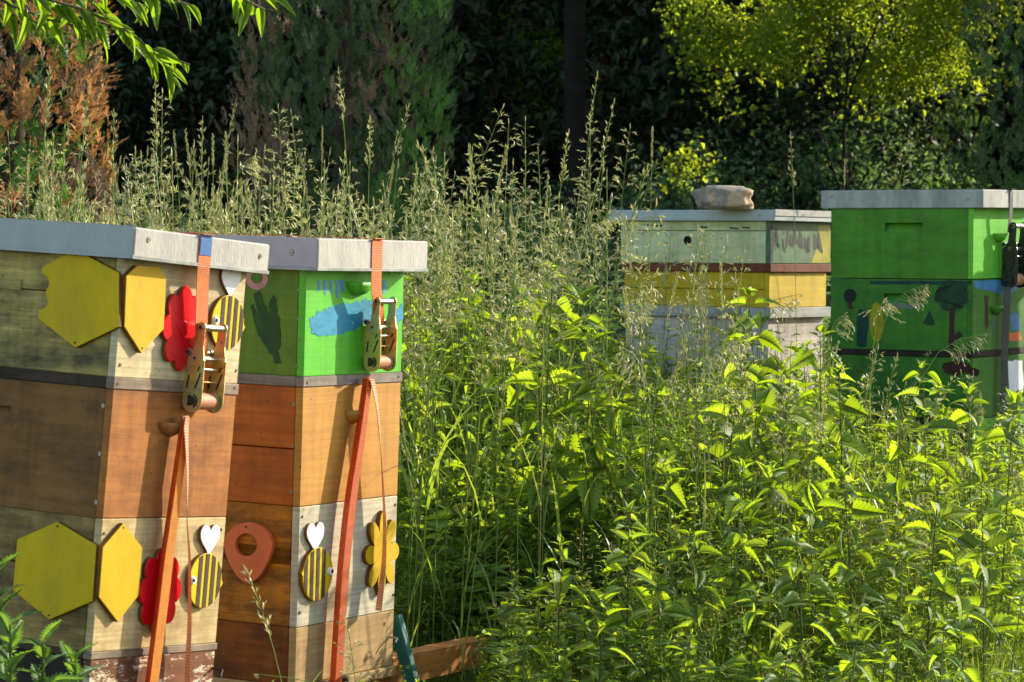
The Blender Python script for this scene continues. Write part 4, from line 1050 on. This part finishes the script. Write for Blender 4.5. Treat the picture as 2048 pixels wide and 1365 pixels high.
nets = [(1540, 572, 9.3, 1.5, 'largest nettle top, standing before the yellow box of the mint hive'), (1215, 580, 8.7, 1.25, 'nettle with upright top leaves left of the mint hive'),
 (1092, 522, 8.8, 1.15, 'highest nettle near the middle of the picture'), (1175, 650, 8.5, 1.2, None), (1440, 655, 9.0, 1.2, None), (1655, 655, 9.1, 1.2, 'nettle top beside the gap between the two right hives'),
 (1700, 730, 8.9, 1.15, None), (1868, 722, 9.2, 1.0, 'nettle with two stacked leaves before the painted tree hive'), (1955, 775, 8.7, 1.3, 'nettle standing before the right corner of the green hive'),
 (1790, 840, 8.6, 1.2, None), (2010, 790, 8.4, 1.3, None), (1580, 720, 8.9, 1.2, None), (1330, 690, 8.8, 1.1, None), (1035, 650, 9.3, 1.1, None), (1420, 790, 8.4, 1.2, None), (1285, 765, 8.4, 1.1, None),
 (1640, 850, 8.3, 1.2, None), (1505, 800, 8.5, 1.2, None), (880, 780, 9.6, 1.0, None), (955, 800, 9.4, 1.0, None), (1110, 800, 8.2, 1.1, None), (1200, 850, 8.1, 1.1, None), (1360, 900, 8.0, 1.1, None),
 (1470, 930, 8.0, 1.1, None), (1560, 930, 8.1, 1.2, None), (1720, 940, 8.0, 1.2, None), (1860, 960, 8.0, 1.1, None), (1980, 950, 7.9, 1.2, None), (1030, 930, 8.9, 1.0, None), (900, 950, 8.9, 1.0, None),
 (1260, 1010, 7.8, 1.0, None), (1120, 1080, 7.7, 1.0, None), (1410, 1060, 7.7, 1.1, None), (1620, 1060, 7.7, 1.1, None), (1800, 1090, 7.6, 1.1, None), (1940, 1120, 7.6, 1.1, None),
 (980, 1160, 8.3, .9, None), (1200, 1190, 7.5, 1.0, None), (1330, 1160, 7.6, 1.0, None), (1500, 1180, 7.5, 1.0, None), (1700, 1210, 7.4, 1.1, None), (1880, 1240, 7.3, 1.1, None), (2010, 1200, 7.3, 1.1, None),
 (850, 700, 9.3, .95, None), (905, 660, 9.4, 1.0, None), (970, 690, 9.3, 1.0, None), (1010, 740, 9.2, 1.0, None), (1060, 720, 9.1, 1.0, None), (1130, 730, 9.0, 1.0, None),
 (870, 860, 9.1, .95, None), (930, 880, 9.0, 1.0, None), (990, 850, 9.0, 1.0, None), (1070, 860, 8.9, 1.0, None), (1150, 880, 8.8, 1.0, None), (1210, 760, 8.9, 1.0, None),
 (840, 980, 9.0, .9, None), (910, 1030, 8.8, .9, None), (975, 1010, 8.8, .95, None), (1040, 1020, 8.7, .95, None), (1090, 970, 8.7, .95, None), (1160, 1010, 8.6, .95, None),
 (860, 1120, 8.8, .85, None), (930, 1150, 8.7, .85, None), (1010, 1120, 8.6, .9, None), (1080, 1150, 8.5, .9, None),
 (1050, 1240, 7.4, .9, None), (1560, 1290, 7.2, 1.0, None), (1760, 1300, 7.2, 1.0, None)]
def place_words(x, y):
    col = 'beside the second hive' if x < 1000 else 'left of the mint box hive' if x < 1240 else 'before the mint box hive' if x < 1640 else 'before the green hive' if x < 1930 else 'at the right edge'
    row = 'high up' if y < 740 else 'at mid height' if y < 900 else 'below the middle' if y < 1060 else 'low down' if y < 1200 else 'at the bottom edge'
    return col + ', ' + row
for i, (x, y, Y, sz, lb) in enumerate(nets):
    lb = lb or 'stinging nettle with bright serrated leaves ' + place_words(x, y)
    nettle_thing(x, y, Y, 40 + i, sz * (.84 if i < 10 else .70), lb or NL)
# the thicket, one object per plant
NV = [(1.0, 900 + i) for i in range(8)]
NVM = [nettle_geo(h_, s_, .55 + .035 * i) for i, (h_, s_) in enumerate(NV)]
NVMM = [meshgeo('nettle_plant', g, [M['nettle'], M['nettle_stem']]) for g in NVM]
def top_h(px, Y):
    """height of the green thicket"""
    ty = np.interp(px, [780, 900, 1000, 1100, 1250, 1400, 1500, 1650, 1750, 1850, 2048], [560, 540, 570, 560, 600, 640, 620, 670, 730, 790, 790])
    hf = CAMZ + (HY - ty) / FPX * 9.6
    h = float(np.interp(Y, [6.6, 7.3, 8.0, 8.6, 9.4, 12], [.32, .38, .52, .76, hf, hf * .98]))
    if Y < 8.45: h = min(h, float(np.interp(px, [850, 1150], [.24 + .14 * (Y - 7), 2.0])))
    if px < 990 and Y < 8.35: h = min(h, .2)   # low growth beside the second hive
    return h
cnt = 0
for k in range(3000):
    Y = random.uniform(7.3, 11.8); px = random.uniform(760, 2150)
    if k < 70: px = random.uniform(840, 1180); Y = random.uniform(8.5, 9.9)
    x = (px - 1024) / FPX * Y
    if in_hive(x, Y, .06) or (px < 840 and Y < 8.8) or (Y < 8.4 and random.random() < .35): continue
    if Y > 10.9 and px > 1150: continue
    h = cap_h(x, Y, top_h(px, Y) * random.uniform(.72, 1.04))
    if h < .3 : continue
    me = NVMM[random.randrange(8)]
    o = link('nettle_plant', me, label='stinging nettle in the green thicket right of the near hives', cat='nettle', group='nettles of the thicket')
    s_ = random.uniform(.85, 1.15)
    o.location = (x, Y, h - 1.0 * s_ if h < s_ else 0); o.location = (x, Y, 0); o.scale = (s_, s_, h); o.rotation_euler = (random.gauss(0, .06), random.gauss(0, .06), random.uniform(0, 6.28)); cnt += 1
    if cnt >= 228: break

# ---- stuff: undergrowth of herbs and grass
def herb_geo(seed, kind):
    r = np.random.default_rng(seed); g = Geo(); h = 1.0
    if kind == 'narrow':      # slim-leaved herb (mugwort, bedstraw)
        V, F = tube([(0, 0, 0), (.01, 0, .5), (.0, .01, 1)], [.003, .002, .001], 3); g.add(V, F, 1)
        LV = leaf(.07, .014, 2, .15, .2, .4, 0, .4, seed)
        for k in range(46):
            z = .3 + .7 * (k / 46) ** .8; az = k * 2.4; s_ = r.uniform(.6, 1.2) * (1.2 - .6 * z)
            Rm = rz(az) @ ry(-r.uniform(.1, 1.0)) @ rx(r.normal(0, .4)); g.add((LV[0] * s_) @ Rm.T + (0, 0, z), LV[1], 0, LV[2])
    elif kind == 'small':     # low broad leaves
        for k in range(34):
            LV = leaf(.045, .027, 2, .15, .25, .4, 0, .35, seed)
            z = r.uniform(.25, 1.0); a = r.uniform(0, 6.28); rr = r.uniform(0, .06); Rm = rz(r.uniform(0, 6.28)) @ ry(-r.normal(.2, .45)) @ rx(r.normal(0, .4)); s_ = r.uniform(.6, 1.2)
            g.add((LV[0] * s_) @ Rm.T + (rr * math.cos(a), rr * math.sin(a), z), LV[1], 0, LV[2])
        for k in range(3):
            V, F = tube([(0, 0, 0), (r.normal(0, .03), r.normal(0, .03), 1)], [.002, .001], 3); g.add(V, F, 1)
    else:                     # grass tuft
        for k in range(16): bladegeo(g, r, (r.normal(0, .04), r.normal(0, .04), 0), r.uniform(.6, 1.15), r.uniform(0, 6.28), r.uniform(.0025, .006), r.uniform(.3, 1.9), 5, 2, 1.5)
    return g.done()
HV = [herb_geo(i, 'narrow') for i in range(4)] + [herb_geo(20 + i, 'small') for i in range(4)] + [herb_geo(40 + i, 'tuft') for i in range(5)]
LOWH = lambda p, Y: .36
pl = []
def carpet(n, Yr, pxr, hf, wts, smin=.8, smax=1.2):
    c_ = 0
    while c_ < n:
        Y = random.uniform(*Yr); px = random.uniform(*pxr); x = (px - 1024) / FPX * Y
        if in_hive(x, Y, .03) or (px < 830 and 7.2 < Y < 8.6 and hf is not LOWH): c_ += 1; continue
        h = cap_h(x, Y, hf(px, Y) * random.uniform(.55, 1.0))
        k = random.random()
        if 830 < px < 1200 and k > wts[1] and random.random() < .6: k *= wts[1]     # fewer grass tufts, more herbs here
        vi = random.randrange(0, 4) if k < wts[0] else random.randrange(4, 8) if k < wts[1] else random.randrange(8, 13)
        pl.append((vi, x, Y, 0, random.uniform(0, 6.28), h, random.gauss(0, .12), random.gauss(0, .12))); c_ += 1
carpet(2700, (7.2, 11.0), (740, 2150), lambda p, Y: top_h(p, Y) * .98, (.30, .50))
carpet(420, (8.3, 9.6), (840, 1160), lambda p, Y: .55 + .32 * (Y - 8.3), (.3, .9))
carpet(350, (11.0, 15), (700, 2150), lambda p, Y: 1.0, (.2, .4))
carpet(260, (8.0, 14), (-150, 860), lambda p, Y: CAMZ + (HY - 420) / FPX * Y - .25, (.15, .3))
carpet(200, (3.6, 7.1), (-200, 2250), lambda p, Y: np.interp(Y, [3.6, 5.5, 7.1], [.25, .36, .42]), (.2, .5))
carpet(120, (7.3, 8.5), (0, 820), LOWH, (.2, .5))
HM = [M['herb'], M['nettle_stem'], M['blade']]
stamp(HV, pl, 'undergrowth', HM, kind='stuff', label='mixed herbs and grass blades filling the meadow')
# nettles filling in beyond the counted ones, and meadow-grass mass
pl = []
for k in range(240):
    Y = random.uniform(7.4, 11.6); px = random.uniform(740, 2150); x = (px - 1024) / FPX * Y
    if in_hive(x, Y, .05) or (px < 840 and Y < 8.8): continue
    pl.append((random.randrange(8), x, Y, 0, random.uniform(0, 6.28), cap_h(x, Y, top_h(px, Y) * random.uniform(.45, .85)), random.gauss(0, .08), random.gauss(0, .08)))
stamp(NVM, pl, 'low_nettles', [M['nettle'], M['nettle_stem']], kind='stuff', label='lower nettles crowding under the taller ones')
pl = []
for k in range(620):
    Y = random.uniform(8.3, 13.5); px = random.uniform(-150, 1750)
    if px > 1150 and random.random() < .72: continue
    if px < 820 and random.random() < .35 or 880 < px < 1300 and random.random() < .62: continue
    x = (px - 1024) / FPX * Y
    if in_hive(x, Y, .05): continue
    h = CAMZ + (HY - (grass_h(px) + random.uniform(20, 300))) / FPX * Y
    if h < .3: continue
    pl.append((random.randrange(14), x, Y, 0, random.uniform(0, 6.28), h, random.gauss(0, .10), random.gauss(0, .10)))
for k in range(150):
    Y = random.uniform(7.6, 10.6); px = random.uniform(860, 2100); x = (px - 1024) / FPX * Y
    if in_hive(x, Y, .05): continue
    pl.append((random.randrange(14), x, Y, 0, random.uniform(0, 6.28), cap_h(x, Y, top_h(px, Y) * random.uniform(.75, 1.12)), random.gauss(0, .12), random.gauss(0, .12)))
for k in range(130):     # stems bent over and lying across the thicket
    Y = random.uniform(7.6, 10.4); px = random.uniform(830, 2100); x = (px - 1024) / FPX * Y
    if in_hive(x, Y, .3): continue
    pl.append((random.randrange(14), x, Y, 0, random.uniform(0, 6.28), cap_h(x, Y, top_h(px, Y)) * random.uniform(.8, 1.15), random.gauss(0, .34), random.gauss(0, .34)))
stamp([s_[2] for s_ in SV], pl, 'meadow_grass', GM, kind='stuff', label='dense dry meadow grass with seed heads')

# ---- thistles in the lower left corner
TL = [leaf(.13, .04, 9, .8, .3, random.uniform(.1, .6), .012, .45, 60 + i) for i in range(4)]
TM = [npmesh('leaf', V, F, [M['thistle']], None, U) for V, F, U in TL]
def thistle(px, py, Y, seed, label, n=16, spread=.55):
    t = W(px, py, Y); h = t[2]; r = np.random.default_rng(seed)
    r_ = empty('thistle_plant', (t[0], Y, 0), label, 'thistle', 'thistles in the lower left corner')
    link('stem', npmesh('stem', *tube([(0, 0, 0), (.01, 0, h * .5), (0, 0, h)], [.006, .005, .003], 6), [M['nettle_stem']]), r_)
    for k in range(n):
        z = h - (k / n) * h * spread; az = k * 2.4 + r.uniform(-.2, .2); sz = (.55 + .6 * k / n) * r.uniform(.85, 1.15)
        Rm = rz(az) @ ry(-(1.0 - .9 * k / n) + r.normal(0, .2)) @ rx(r.normal(0, .3)); Rs = Rm * sz
        o = link('leaf', TM[int(r.integers(0, 4))], r_); o.matrix_local = Matrix([[*Rs[0], 0], [*Rs[1], 0], [*Rs[2], z], [0, 0, 0, 1]])
thistle(-12, 1150, 6.3, 1, 'spiny thistle at the left edge beside the lower yellow hexagon', 18)
thistle(20, 1250, 6.2, 4, 'broad thistle in the very corner under the hexagon')
thistle(85, 1285, 6.25, 2, 'spiny thistle below the lower yellow hexagon')
thistle(150, 1320, 6.3, 3, 'lowest thistle next to the peeling brown box')

# ---- leafy tree reaching in at the top left
def twig_tree():
    base = np.array([-2.35, 7.6, 0]); root = empty('broadleaf_tree', base, 'young broadleaf tree whose leafy branches hang into the top left', 'tree')
    V, F = tube([base * 0, (.05, -.05, 1.2), (.1, -.15, 2.4), (.05, -.2, 3.4)], [.06, .05, .035, .015], 10)
    link('trunk', npmesh('trunk', V, F, [M['bark']], smooth=True), root)
    LF = [leaf(.078, .031, 5, .05, .35, d_, .0, .40, 80 + i) for i, d_ in enumerate((.1, .35, .6, .9))]
    LMs = [npmesh('leaf', V, F, [M['twig_leaf']], None, U) for V, F, U in LF]
    tw = [[(-60, -60), (60, -10), (170, 20), (250, 60), (310, 105), (380, 130)], [(-60, -60), (80, 10), (180, 40), (240, 55), (280, 100), (330, 130), (345, 165)],
          [(-80, 0), (0, 20), (60, 40), (110, 60)], [(-80, -80), (20, -30), (120, -20), (200, 10)], [(200, -100), (260, -40), (320, -10), (380, 10)],
          [(-60, -40), (20, 10), (100, 40), (170, 55), (200, 75)], [(380, -120), (440, -40), (490, 0), (530, 20)], [(100, -80), (180, -30), (250, 0), (300, 15)], [(440, -90), (500, -40), (540, -5)]]
    cnt_ = 0
    for i, tt in enumerate(tw):
        Y = 7.2 + .12 * (i % 4); P_ = [W(x, y, Y + .04 * j) - base for j, (x, y) in enumerate(tt)]
        P_ = [np.array([.1, -.15, 2.2 + .1 * i])] + P_
        V, F = tube(P_, [.012] + [.0045 - .003 * j / len(tt) for j in range(len(tt))], 5)
        link('branch', npmesh('branch', V, F, [M['twig']], smooth=True), root)
        for j in range(1, len(P_) - 1):
            a, b = P_[j], P_[j + 1]; n = max(2, int(np.linalg.norm(b - a) / .017)) if j > 1 or True else 2
            if j == 1 and i not in (2, 5): n = min(n, 5)
            for k in range(n):
                if cnt_ > 290: break
                t = (k + random.random() * .6) / n; p = a + (b - a) * t
                dr = (b - a) / np.linalg.norm(b - a); az = math.atan2(dr[1], dr[0]) + random.choice((-1, 1)) * random.uniform(.2, 1.1)
                el = math.asin(max(-1, min(1, dr[2]))) * .6 - random.uniform(-.2, .7); sz = random.uniform(.6, 1.1)
                if i == 0 and j > 4: sz *= .55
                Rs = rz(az) @ ry(-el) @ rx(random.gauss(0, .7)) * sz
                o = link('leaf', LMs[random.randrange(4)], root); o.matrix_local = Matrix([[*Rs[q], p[q]] for q in range(3)] + [[0, 0, 0, 1]]); cnt_ += 1
twig_tree()

# ---- conifers
def frond(seed, n=5, L_=.2, w_=.014):
    """flat upright spray: axis with paired fingers"""
    r = np.random.default_rng(seed); g = Geo(); V = []; F = []
    def fin(p, d, L1, w1):
        nrm = np.array([-d[2], 0, d[0]]); q = len(V)
        V.extend([p - nrm * w1 * .3, p + d * L1 * .55 - nrm * w1 / 2 + (0, r.normal(0, .004), 0), p + d * L1, p + d * L1 * .5 + nrm * w1 / 2])
        F.extend([(q, q + 1, q + 3), (q + 1, q + 2, q + 3)])
    fin(np.zeros(3), np.array([0, 0, 1.0]), L_, w_)
    for k in range(1, n):
        t = k / n; p = np.array([0, r.normal(0, .004), L_ * t * .9])
        for s_ in (-1, 1):
            a = .55 + r.normal(0, .12); d = np.array([s_ * math.sin(a), r.normal(0, .15), math.cos(a)]); L1 = L_ * .5 * (1 - t * .75) * r.uniform(.7, 1.1)
            fin(p, d, L1, w_); fin(p + d * L1 * .45, np.array([s_ * math.sin(a - .5), 0.1, math.cos(a - .5)]), L1 * .5, w_ * .8)
    g.add(V, F, 0); return g.done()
FR = [frond(i) for i in range(6)]
def conifer(name, base, H, rad, n, label, mats, pick, group=None, fs=1.0, taper=.35, tilt=.35, z0=.0, cat='conifer', lump=.22):
    root = empty(name, base, label, cat, group)
    V, F = tube([(0, 0, 0), (0, 0, H * .5), (0, 0, H)], [.07, .05, .01], 8); link('trunk', npmesh('trunk', V, F, [M['bark']], smooth=True), root)
    Vs = []; Fs = []; Ms = []; Ts = []; q = 0; sd = random.random() * 50
    for k in range(n):
        z = z0 + (H - z0) * random.random() ** 1.15; a = random.uniform(0, 2 * math.pi)
        R0 = rad * (1 - (z / H) ** 2.2 * (1 - taper)) * (1 + lump * mnoise.noise(Vector((math.cos(a) * 1.6 + sd, math.sin(a) * 1.6, z * 1.7))) + .12 * mnoise.noise(Vector((math.cos(a) * 5, math.sin(a) * 5 + sd, z * 5))))
        if z > H * .9: R0 *= (H - z) / (H * .1) + .05
        rr = R0 * (1 - .45 * random.random() ** 2.2)
        p = np.array([rr * math.cos(a), rr * math.sin(a), z]); g = FR[random.randrange(6)]
        s_ = fs * random.uniform(.6, 1.25)
        Rm = rz(a + math.pi / 2 + random.gauss(0, .8)) @ rx(tilt * random.uniform(-.3, 1.6)) @ ry(random.gauss(0, .35)) * s_
        # lean the spray outward
        Vs.append(g.V @ Rm.T + p); Fs.append(g.F + q); Ms.append(np.full(len(g.F), pick(p, a, z, R0, rr))); Ts.append(np.full(len(g.V), random.random())); q += len(g.V)
    me = npmesh('crown', np.concatenate(Vs), np.concatenate(Fs), mats, np.concatenate(Ms), None, np.concatenate(Ts)); link('crown', me, root)
    return root
nz = lambda p, s_, o=0: mnoise.noise(Vector((p[0] * s_ + o, p[1] * s_, p[2] * s_)))
# orange-brown dying thuja, left
b0 = W(30, 400, 13.0)
conifer('thuja_tree', (b0[0], 13.0, 0), 3.2, .46, 5200, 'dying thuja with orange brown sprays at the left edge', [M['thuja_dead'], M['thuja_bright'], M['thuja_tan']],
        lambda p, a, z, R0, rr: 1 if nz(p, 3.2, 4) > .14 else (2 if nz(p, 4, 9) > .12 else 0), fs=.6, taper=.5, tilt=.9, lump=.42)
b0 = W(682, 300, 16.0)
conifer('thuja_tree', (b0[0], 16.2, 0), 4.6, .60, 7600, 'large dark columnar thuja with brown patches in the middle left', [M['thuja'], M['thuja_tan'], M['thuja_bright']],
        lambda p, a, z, R0, rr: 1 if (nz(p, 2.4, 2) + (.35 if p[0] < -.28 else -.12)) > .2 else (2 if p[0] > .2 and nz(p, 3, 7) > -.05 else 0), fs=.62, taper=.8)
b0 = W(2075, 300, 18.0)
conifer('conifer_tree', (b0[0] + .12, 18.0, 0), 5.0, .62, 3600, 'dark green conifer at the right edge behind the green hive', [M['thuja'], M['thuja_bright']],
        lambda p, a, z, R0, rr: 1 if nz(p, 2.5, 1) > .25 else 0, fs=.9, taper=.8, tilt=1.2)

# ---- broadleaf masses
def clump(seed, n=16, rad=.13, L_=.05, w_=.036):
    r = np.random.default_rng(seed); g = Geo()
    for k in range(n):
        p = r.normal(0, rad * .55, 3); LV = leaf(L_, w_, 2, .0, .25, .3, 0, .42, seed); Rm = rz(r.uniform(0, 6.28)) @ ry(r.normal(.2, .6)) @ rx(r.normal(0, .6)); s_ = r.uniform(.7, 1.3)
        g.add((LV[0] * s_) @ Rm.T + p, LV[1], 0, LV[2])
    return g.done()
CL = [clump(i) for i in range(5)]
CLb = [clump(10 + i, 14, .2, .12, .08) for i in range(4)]
CLf = [clump(20 + i, 18, .10, .035, .026) for i in range(5)]
def limbs(root, H, spread, n=6, r0=.07, mat='bark'):
    V, F = tube([(0, 0, 0), (.04, .0, H * .35), (-.03, .02, H * .7), (0, 0, H * .95)], [r0, r0 * .8, r0 * .5, r0 * .15], 8); link('trunk', npmesh('trunk', V, F, [M[mat]], smooth=True), root)
    g = Geo()
    for k in range(n):
        a = k * 2.4 + random.random(); z = H * random.uniform(.25, .8); s_ = spread * random.uniform(.5, .9)
        V, F = tube([(0, 0, z), (s_ * .5 * math.cos(a), s_ * .5 * math.sin(a), z + .15 * H), (s_ * math.cos(a), s_ * math.sin(a), z + .2 * H)], [r0 * .4, r0 * .25, r0 * .08], 5); g.add(V, F, 0)
    g.done(); link('limbs', npmesh('limbs', g.V, g.F, [M[mat]], smooth=True), root)
def crown_mesh(n, ellips, cl, mats, seed, hole=-.25, fs=1.0):
    """leaf clumps through lumpy ellipsoids: list of (cx,cy,cz,rx,ry,rz)"""
    random.seed(seed); Vs = []; Fs = []; Ts = []; Us = []; q = 0; tot = sum(e_[3] * e_[4] * e_[5] for e_ in ellips)
    for e_ in ellips:
        for k in range(int(n * e_[3] * e_[4] * e_[5] / tot)):
            d = Vector((random.gauss(0, 1), random.gauss(0, 1), random.gauss(0, 1))).normalized() * random.random() ** .42
            p = np.array([e_[0] + d.x * e_[3], e_[1] + d.y * e_[4], e_[2] + d.z * e_[5]])
            if p[2] < .05 or mnoise.noise(Vector(tuple(p * 1.9)) + Vector((seed, 0, 0))) < hole: continue
            g = cl[random.randrange(len(cl))]; Rm = rz(random.uniform(0, 6.28)) @ rx(random.gauss(0, .4)) * random.uniform(.75, 1.25) * fs
            Vs.append(g.V @ Rm.T + p); Fs.append(g.F + q); Us.append(g.U); q += len(g.V); Ts.append(np.full(len(g.V), random.random()))
    return npmesh('crown', np.concatenate(Vs), np.concatenate(Fs), mats, None, np.concatenate(Us), np.concatenate(Ts))
# sunlit shrubs, upper right
b0 = W(1700, 120, 20.5)
root = empty('shrub', (b0[0], 20.5, 0), 'sunlit yellow green shrub glowing at the upper right', 'shrub')
limbs(root, 3.2, .9, 8, .025, 'bark_dark')
link('crown', crown_mesh(2100, [(.05, 0, 3.3, 1.45, .5, .85), (-.7, 0, 2.8, .5, .4, .45), (.6, 0, 2.7, .5, .4, .35)], CLf, [M['bush']], 23, -.04, 1.1), root)
b0 = W(1400, 230, 20.2)
root = empty('shrub', (b0[0], 20.2, 0), 'small half lit shrub left of the glowing one', 'shrub')
limbs(root, 2.2, .4, 5, .02, 'bark_dark')
link('crown', crown_mesh(200, [(.1, 0, 2.35, .4, .3, .22), (-.1, 0, 2.0, .2, .3, .15), (.3, 0, 2.9, .4, .3, .3)], CLf, [M['bush']], 12, .12, 1.1), root)
b0 = W(1010, 90, 22.5)
root = empty('shrub', (b0[0], 22.5, 0), 'thin shrub with dappled leaves around the pale leaning trunk', 'shrub')
limbs(root, 3.0, .5, 5, .02, 'bark_dark')
link('crown', crown_mesh(300, [(-.2, 0, 3.1, .9, .4, .7), (.6, 0, 2.6, .5, .4, .6)], CLf, [M['bush']], 13, .12, 1.2), root)
# shaded understorey shrubs
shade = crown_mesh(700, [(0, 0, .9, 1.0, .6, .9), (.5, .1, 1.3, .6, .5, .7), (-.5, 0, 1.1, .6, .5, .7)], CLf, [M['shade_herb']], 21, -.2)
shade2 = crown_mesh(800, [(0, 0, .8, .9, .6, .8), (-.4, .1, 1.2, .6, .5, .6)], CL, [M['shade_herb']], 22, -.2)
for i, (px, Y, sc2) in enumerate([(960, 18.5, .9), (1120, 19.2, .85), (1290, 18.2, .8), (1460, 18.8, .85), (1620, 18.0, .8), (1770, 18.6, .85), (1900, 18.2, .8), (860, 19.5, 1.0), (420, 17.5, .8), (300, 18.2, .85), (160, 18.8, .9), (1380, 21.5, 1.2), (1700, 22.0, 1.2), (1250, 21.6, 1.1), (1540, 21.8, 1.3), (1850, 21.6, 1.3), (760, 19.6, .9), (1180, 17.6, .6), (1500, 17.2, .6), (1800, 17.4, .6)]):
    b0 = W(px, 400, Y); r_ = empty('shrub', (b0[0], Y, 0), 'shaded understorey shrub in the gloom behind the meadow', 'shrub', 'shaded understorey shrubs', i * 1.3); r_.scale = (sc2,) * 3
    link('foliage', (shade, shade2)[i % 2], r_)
# shaded grass and nettles under the trees
pl = []
for k in range(520):
    Y = random.uniform(13.5, 18.5); px = random.uniform(-150, 2200); x = (px - 1024) / FPX * Y
    pl.append((random.randrange(13), x, Y, 0, random.uniform(0, 6.28), random.uniform(.7, 1.45), random.gauss(0, .1), random.gauss(0, .1)))
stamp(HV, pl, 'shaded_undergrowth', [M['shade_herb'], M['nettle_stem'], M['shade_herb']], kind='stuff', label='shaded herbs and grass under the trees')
# dark trunk and pale leaning trunk
r_ = empty('tree', (W(1150, 300, 21)[0], 21.0, 0), 'tree with straight dark trunk in the middle of the shade', 'tree')
V, F = tube([(0, 0, 0), (.02, 0, 1.5), (-.02, 0, 3), (0, 0, 6.5)], [.11, .09, .08, .05], 12); link('trunk', npmesh('trunk', V, F, [M['bark_dark']], smooth=True), r_)
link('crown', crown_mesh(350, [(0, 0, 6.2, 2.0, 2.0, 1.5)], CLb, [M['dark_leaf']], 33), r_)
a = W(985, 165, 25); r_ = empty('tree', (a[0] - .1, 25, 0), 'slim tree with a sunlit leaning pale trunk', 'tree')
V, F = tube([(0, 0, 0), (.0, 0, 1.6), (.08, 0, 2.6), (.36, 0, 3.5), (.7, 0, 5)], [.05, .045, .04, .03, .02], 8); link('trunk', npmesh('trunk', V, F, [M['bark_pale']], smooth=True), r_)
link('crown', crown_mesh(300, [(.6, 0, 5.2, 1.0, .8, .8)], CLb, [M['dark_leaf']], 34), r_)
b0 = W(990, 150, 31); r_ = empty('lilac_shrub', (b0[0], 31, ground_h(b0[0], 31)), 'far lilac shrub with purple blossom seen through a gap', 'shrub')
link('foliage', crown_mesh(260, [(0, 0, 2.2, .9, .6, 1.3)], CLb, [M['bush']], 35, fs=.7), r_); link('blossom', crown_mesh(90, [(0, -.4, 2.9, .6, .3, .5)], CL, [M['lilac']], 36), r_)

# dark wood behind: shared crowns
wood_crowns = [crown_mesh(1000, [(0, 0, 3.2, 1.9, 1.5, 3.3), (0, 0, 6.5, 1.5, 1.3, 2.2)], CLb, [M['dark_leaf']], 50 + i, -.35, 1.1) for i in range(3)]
wtrunk = npmesh('trunk', *tube([(0, 0, 0), (.05, 0, 3), (0, 0, 8)], [.16, .12, .04], 8), [M['bark']], smooth=True)
def wood_tree(x, y, s_, label, group, i):
    r_ = empty('tree', (x, y, ground_h(x, y)), label, 'tree', group, i * 1.7); r_.scale = (s_,) * 3
    link('trunk', wtrunk, r_); link('crown', wood_crowns[i % 3], r_)
i = 0
for row, (Y, step, s_) in enumerate(((23.0, 1.7, .75), (26.5, 2.0, .95), (30.5, 2.3, 1.1), (35, 2.8, 1.3))):
    n = int((Y * .42 + 4) / step) + 1
    for k in range(n):
        x = -(Y * .20 + 1.5) + k * step + random.uniform(-.3, .3); y = Y + random.uniform(-.6, .6)
        c_ = y - .683 * x
        pxx = proj((x, y, 2))[0]
        if row == 0 and 900 < pxx < 1080: continue
        if x > 3.0 and 16.8 < y - .667 * x < 21.6: continue
        wood_tree(x, y, s_ * random.uniform(.9, 1.1), 'tree in the dark wood closing off the background', 'trees of the dark wood', i); i += 1
# wood edge added out of view on the right to shade the far meadow
for k, (c0, x, s_) in enumerate([(16.6, 6.5, .8), (16.7, 8.5, .85), (16.3, 11, .95), (16.6, 14, 1.0), (16.2, 17, 1.1), (19.2, 7.5, .42),
                                 (22.3, 7, 1.05), (23.5, 5.5, 1.05), (24.5, 9, 1.05), (25.5, 7, 1.05), (26.5, 11, 1.05), (22.6, 12, 1.05), (28, 9, 1.1)]):
    wood_tree(x, c0 + .683 * x, s_, 'unseen wood edge tree added beyond the right side to shade the meadow', 'added shade trees of the wood edge', i); i += 1
